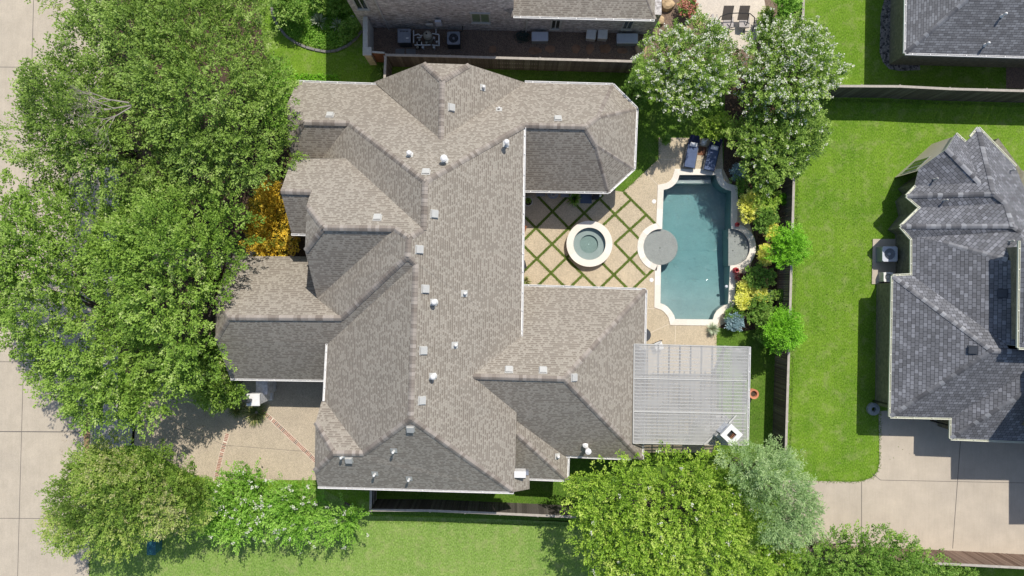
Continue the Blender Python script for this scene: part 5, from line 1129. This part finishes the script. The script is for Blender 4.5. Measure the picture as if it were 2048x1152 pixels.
tree('shrub', 'shaded green shrub under the oak at the left end of the tan roof', 'shrub', [(350,700),(420,670),(430,690),(430,725),(400,745),(385,790),(355,770)], 1.2, 2.2, M['green'], .5, .11, 40, 14, .4, .65)
tree('shrub', 'yellow green shrub at the bottom edge of the driveway under the kerb tree', 'shrub', [(365,965),(400,955),(420,985),(418,1012),(385,1020),(360,1000)], .8, 1.8, M['myrtle_y'], .4, .09, 40, 14, .3, .65)
def blades(px, py, r, h, mat, label, name='spiky_plant', n=90, wd=.05, z0=0.0, flat_=.45, cat='plant'):
    c = P(px, py, h*.4); t = thing(name, label, cat, (c.x, c.y, 0)); mb = MB()
    for i in range(n):
        a = U(0, 6.283); L = r*U(.65, 1.1); e = U(.1, 1)**.8*1.35; dx = Vector((math.cos(a), math.sin(a), 0)); s_ = Vector((-dx.y, dx.x, 0))*wd/2
        p0 = Vector((c.x, c.y, z0))+dx*r*.08; p1 = p0+dx*L*.55*math.cos(e*.8)+Vector((0, 0, h*math.sin(e*.9)*.8)); p2 = p0+dx*L*math.cos(e*.75)+Vector((0, 0, h*math.sin(e*.9)*(1.0 if e > .8 else .55)))
        mb.add([p0-s_*.7, p0+s_*.7, p1+s_, p1-s_, p2], [(0, 1, 2, 3), (3, 2, 4)], 0, U(0, 1))
    mb.build('leaves', mat, t); return t
blades(637, 42, .62, .7, M['agave'], 'pale spiky yucca in sun at the edge of the ground cover', n=60, wd=.06)
blades(675, 50, .55, .6, M['agave'], 'pale spiky yucca in shade near the whitewashed house', n=46, wd=.05)
blades(1425, 659, .52, .55, M['agave'], 'spider plant on the deck corner below the pool', n=110, wd=.035)
blades(1148, 397, .55, .8, M['green'], 'dark strappy plant on the shaded patio beside the blue grey mat', n=110, wd=.045)
blades(510, 826, 1.0, .6, M['blade'], 'clump of ornamental grass at the foot of the white pillar', 'ornamental_grass', n=260, wd=.03)
blades(475, 818, .8, .5, M['blade'], 'darker clump of ornamental grass left of the white pillar', 'ornamental_grass', n=180, wd=.03)
blades(1052, 562, .42, .5, M['blade'], 'grassy plant at the inner corner of the diamond patio', n=90, wd=.03)
blades(1056, 403, .25, .4, M['green'], 'small plant growing in the round white planter', n=60, wd=.03, z0=.5)
blades(766, 143, .4, .5, M['green'], 'small fern at the foot of the side gate', n=70, wd=.05)
c = P(1537, 590, .6); mb = MB(); mb.lathe(c.x, c.y, [(.2, .0), (.3, .3), (.34, .62), (.33, .63), (.27, .5), (.2, .3)], 24, caps=False); o = mb.build('garden_bowl', M['greymetal'], None, (c.x, c.y, 0)); tag(o, 'grey bowl planter among the shrubs by the fence', 'planter')
tree('shrub', 'dark loose shrub at the top end of the ground cover bed', 'shrub', [(548,-20),(590,-20),(612,12),(600,34),(568,40),(552,20)], .8, 1.8, M['green'], .4, .10, 34, 16, .35, .65)
tree('shrub', 'leafy dark shrub between the two yuccas and the top edge', 'shrub', [(625,-25),(690,-25),(700,5),(680,22),(645,20),(628,8)], .6, 1.5, M['green'], .4, .10, 34, 16, .35, .65)
shrub(700, 60, 16, 16, .8, M['green'], 'low shrub at the foot of the whitewashed house corner', leaf=.09)
# ground cover: uncountable, one object each
def cover(name, outline, mat, n_, leaf, h, label=None):
    g = np.random.default_rng(11); poly = np.array([P2(x, y) for x, y in outline]); p_ = g.uniform(poly.min(0), poly.max(0), (n_*3, 2)); p_ = p_[pin(p_, poly)][:n_]
    k = len(p_); t = bpy.data.objects.new('tmp', None); C.objects.link(t)
    pos = np.column_stack([p_, g.uniform(.004, h, k)*(.5+.5*np.sin(p_[:, 0]*5)*np.cos(p_[:, 1]*6)*.5+.25)])
    o = leaves_mesh(name, t, pos, g.normal(size=(k, 3)), unit(np.array([0, 0, 1.])+g.normal(size=(k, 3))*.6), leaf*g.uniform(.7, 1.3, k), .45, .5+g.normal(size=k)*.2, mat); o.parent = None; bpy.data.objects.remove(t); o['kind'] = 'stuff'
    return o
cover('ground_cover', [(545,5),(560,48),(580,74),(612,90),(650,99),(685,92),(715,70),(718,45),(690,0),(670,-30),(545,-30)], M['myrtle'], 14000, .11, .3)
cover('grass_fringe', [(590,148),(680,150),(680,164),(592,163)], M['lime'], 700, .12, .2)

cover('leaf_litter', [(cx_at(700)-60,700),(cx_at(700)+3,700),(cx_at(900)+3,900),(cx_at(1090)+2,1090),(cx_at(1090)-30,1090),(cx_at(900)-70,900)], M['litter'], 900, .07, .01).location.z = -.125
cover('leaf_litter', [(215,760),(330,760),(420,790),(470,830),(380,880),(270,885),(210,890)], M['litter'], 1100, .06, .01).location.z = .012
cover('leaf_litter', [(1300,278),(1440,280),(1440,335),(1320,330)], M['litter'], 120, .06, .01).location.z = .02

def tufts(name, segs, wd, n_m, leaf, mat, z=.02):
    """ragged blades along an edge"""
    g = np.random.default_rng(5); A_ = []
    for a, b in segs:
        a = np.array(P2(*a)); b = np.array(P2(*b)); L = np.linalg.norm(b-a); k = int(L*n_m); t = g.random((k, 1)); d = (b-a)/L
        A_.append(a+(b-a)*t+np.array([-d[1], d[0]])*g.normal(size=(k, 1))*wd)
    p_ = np.concatenate(A_); k = len(p_); tm = bpy.data.objects.new('tmp', None); C.objects.link(tm)
    pos = np.column_stack([p_, np.full(k, z)]); ax = g.normal(size=(k, 3)); ax[:, 2] = np.abs(ax[:, 2])*.5
    o = leaves_mesh(name, tm, pos, ax, unit(np.array([0, 0, 1.])+g.normal(size=(k, 3))*.6), leaf*g.uniform(.6, 1.4, k), .3, .4+g.normal(size=k)*.25, mat); o.parent = None; bpy.data.objects.remove(tm); o['kind'] = 'stuff'
    return o
M['turfleaf'] = leafmat('turf_blades', ls((0, (.05, .09, .012)), (.5, (.11, .17, .025)), (1, (.24, .27, .08))), .1)
M['lawnleaf'] = leafmat('lawn_blades', ls((0, (.06, .13, .01)), (.5, (.13, .24, .02)), (1, (.28, .34, .08))), .1)
tufts('turf_blades', SEG, .055, 110, .06, M['turfleaf'])
tufts('lawn_edge_blades', [((1760,822),(1759,925)),((1759,925),(1755,942)),((1755,942),(1744,955)),((1744,955),(1722,962)),((1722,962),(1700,963)),((1700,963),(1600,961)),((1246,384),(1317,318)),((1317,318),(1317,275)),((1433,655),(1433,692)),((560,960),(520,962)),((430,966),(372,943)),((372,943),(325,915)),((183,960),(178,1152)),((750,1043),(1150,1050)),((1595,345),(1580,900)),((1745,478),(1743,568)),((1650,200),(2048,212))], .05, 90, .08, M['lawnleaf'], .01)
tufts('grass_clumps', [((1610+U(0,130),230+U(0,700)),)*1+((1610+U(0,130),230+U(0,700)),) for _ in range(14)], 1.2, 10, .09, M['lawnleaf'], .01)
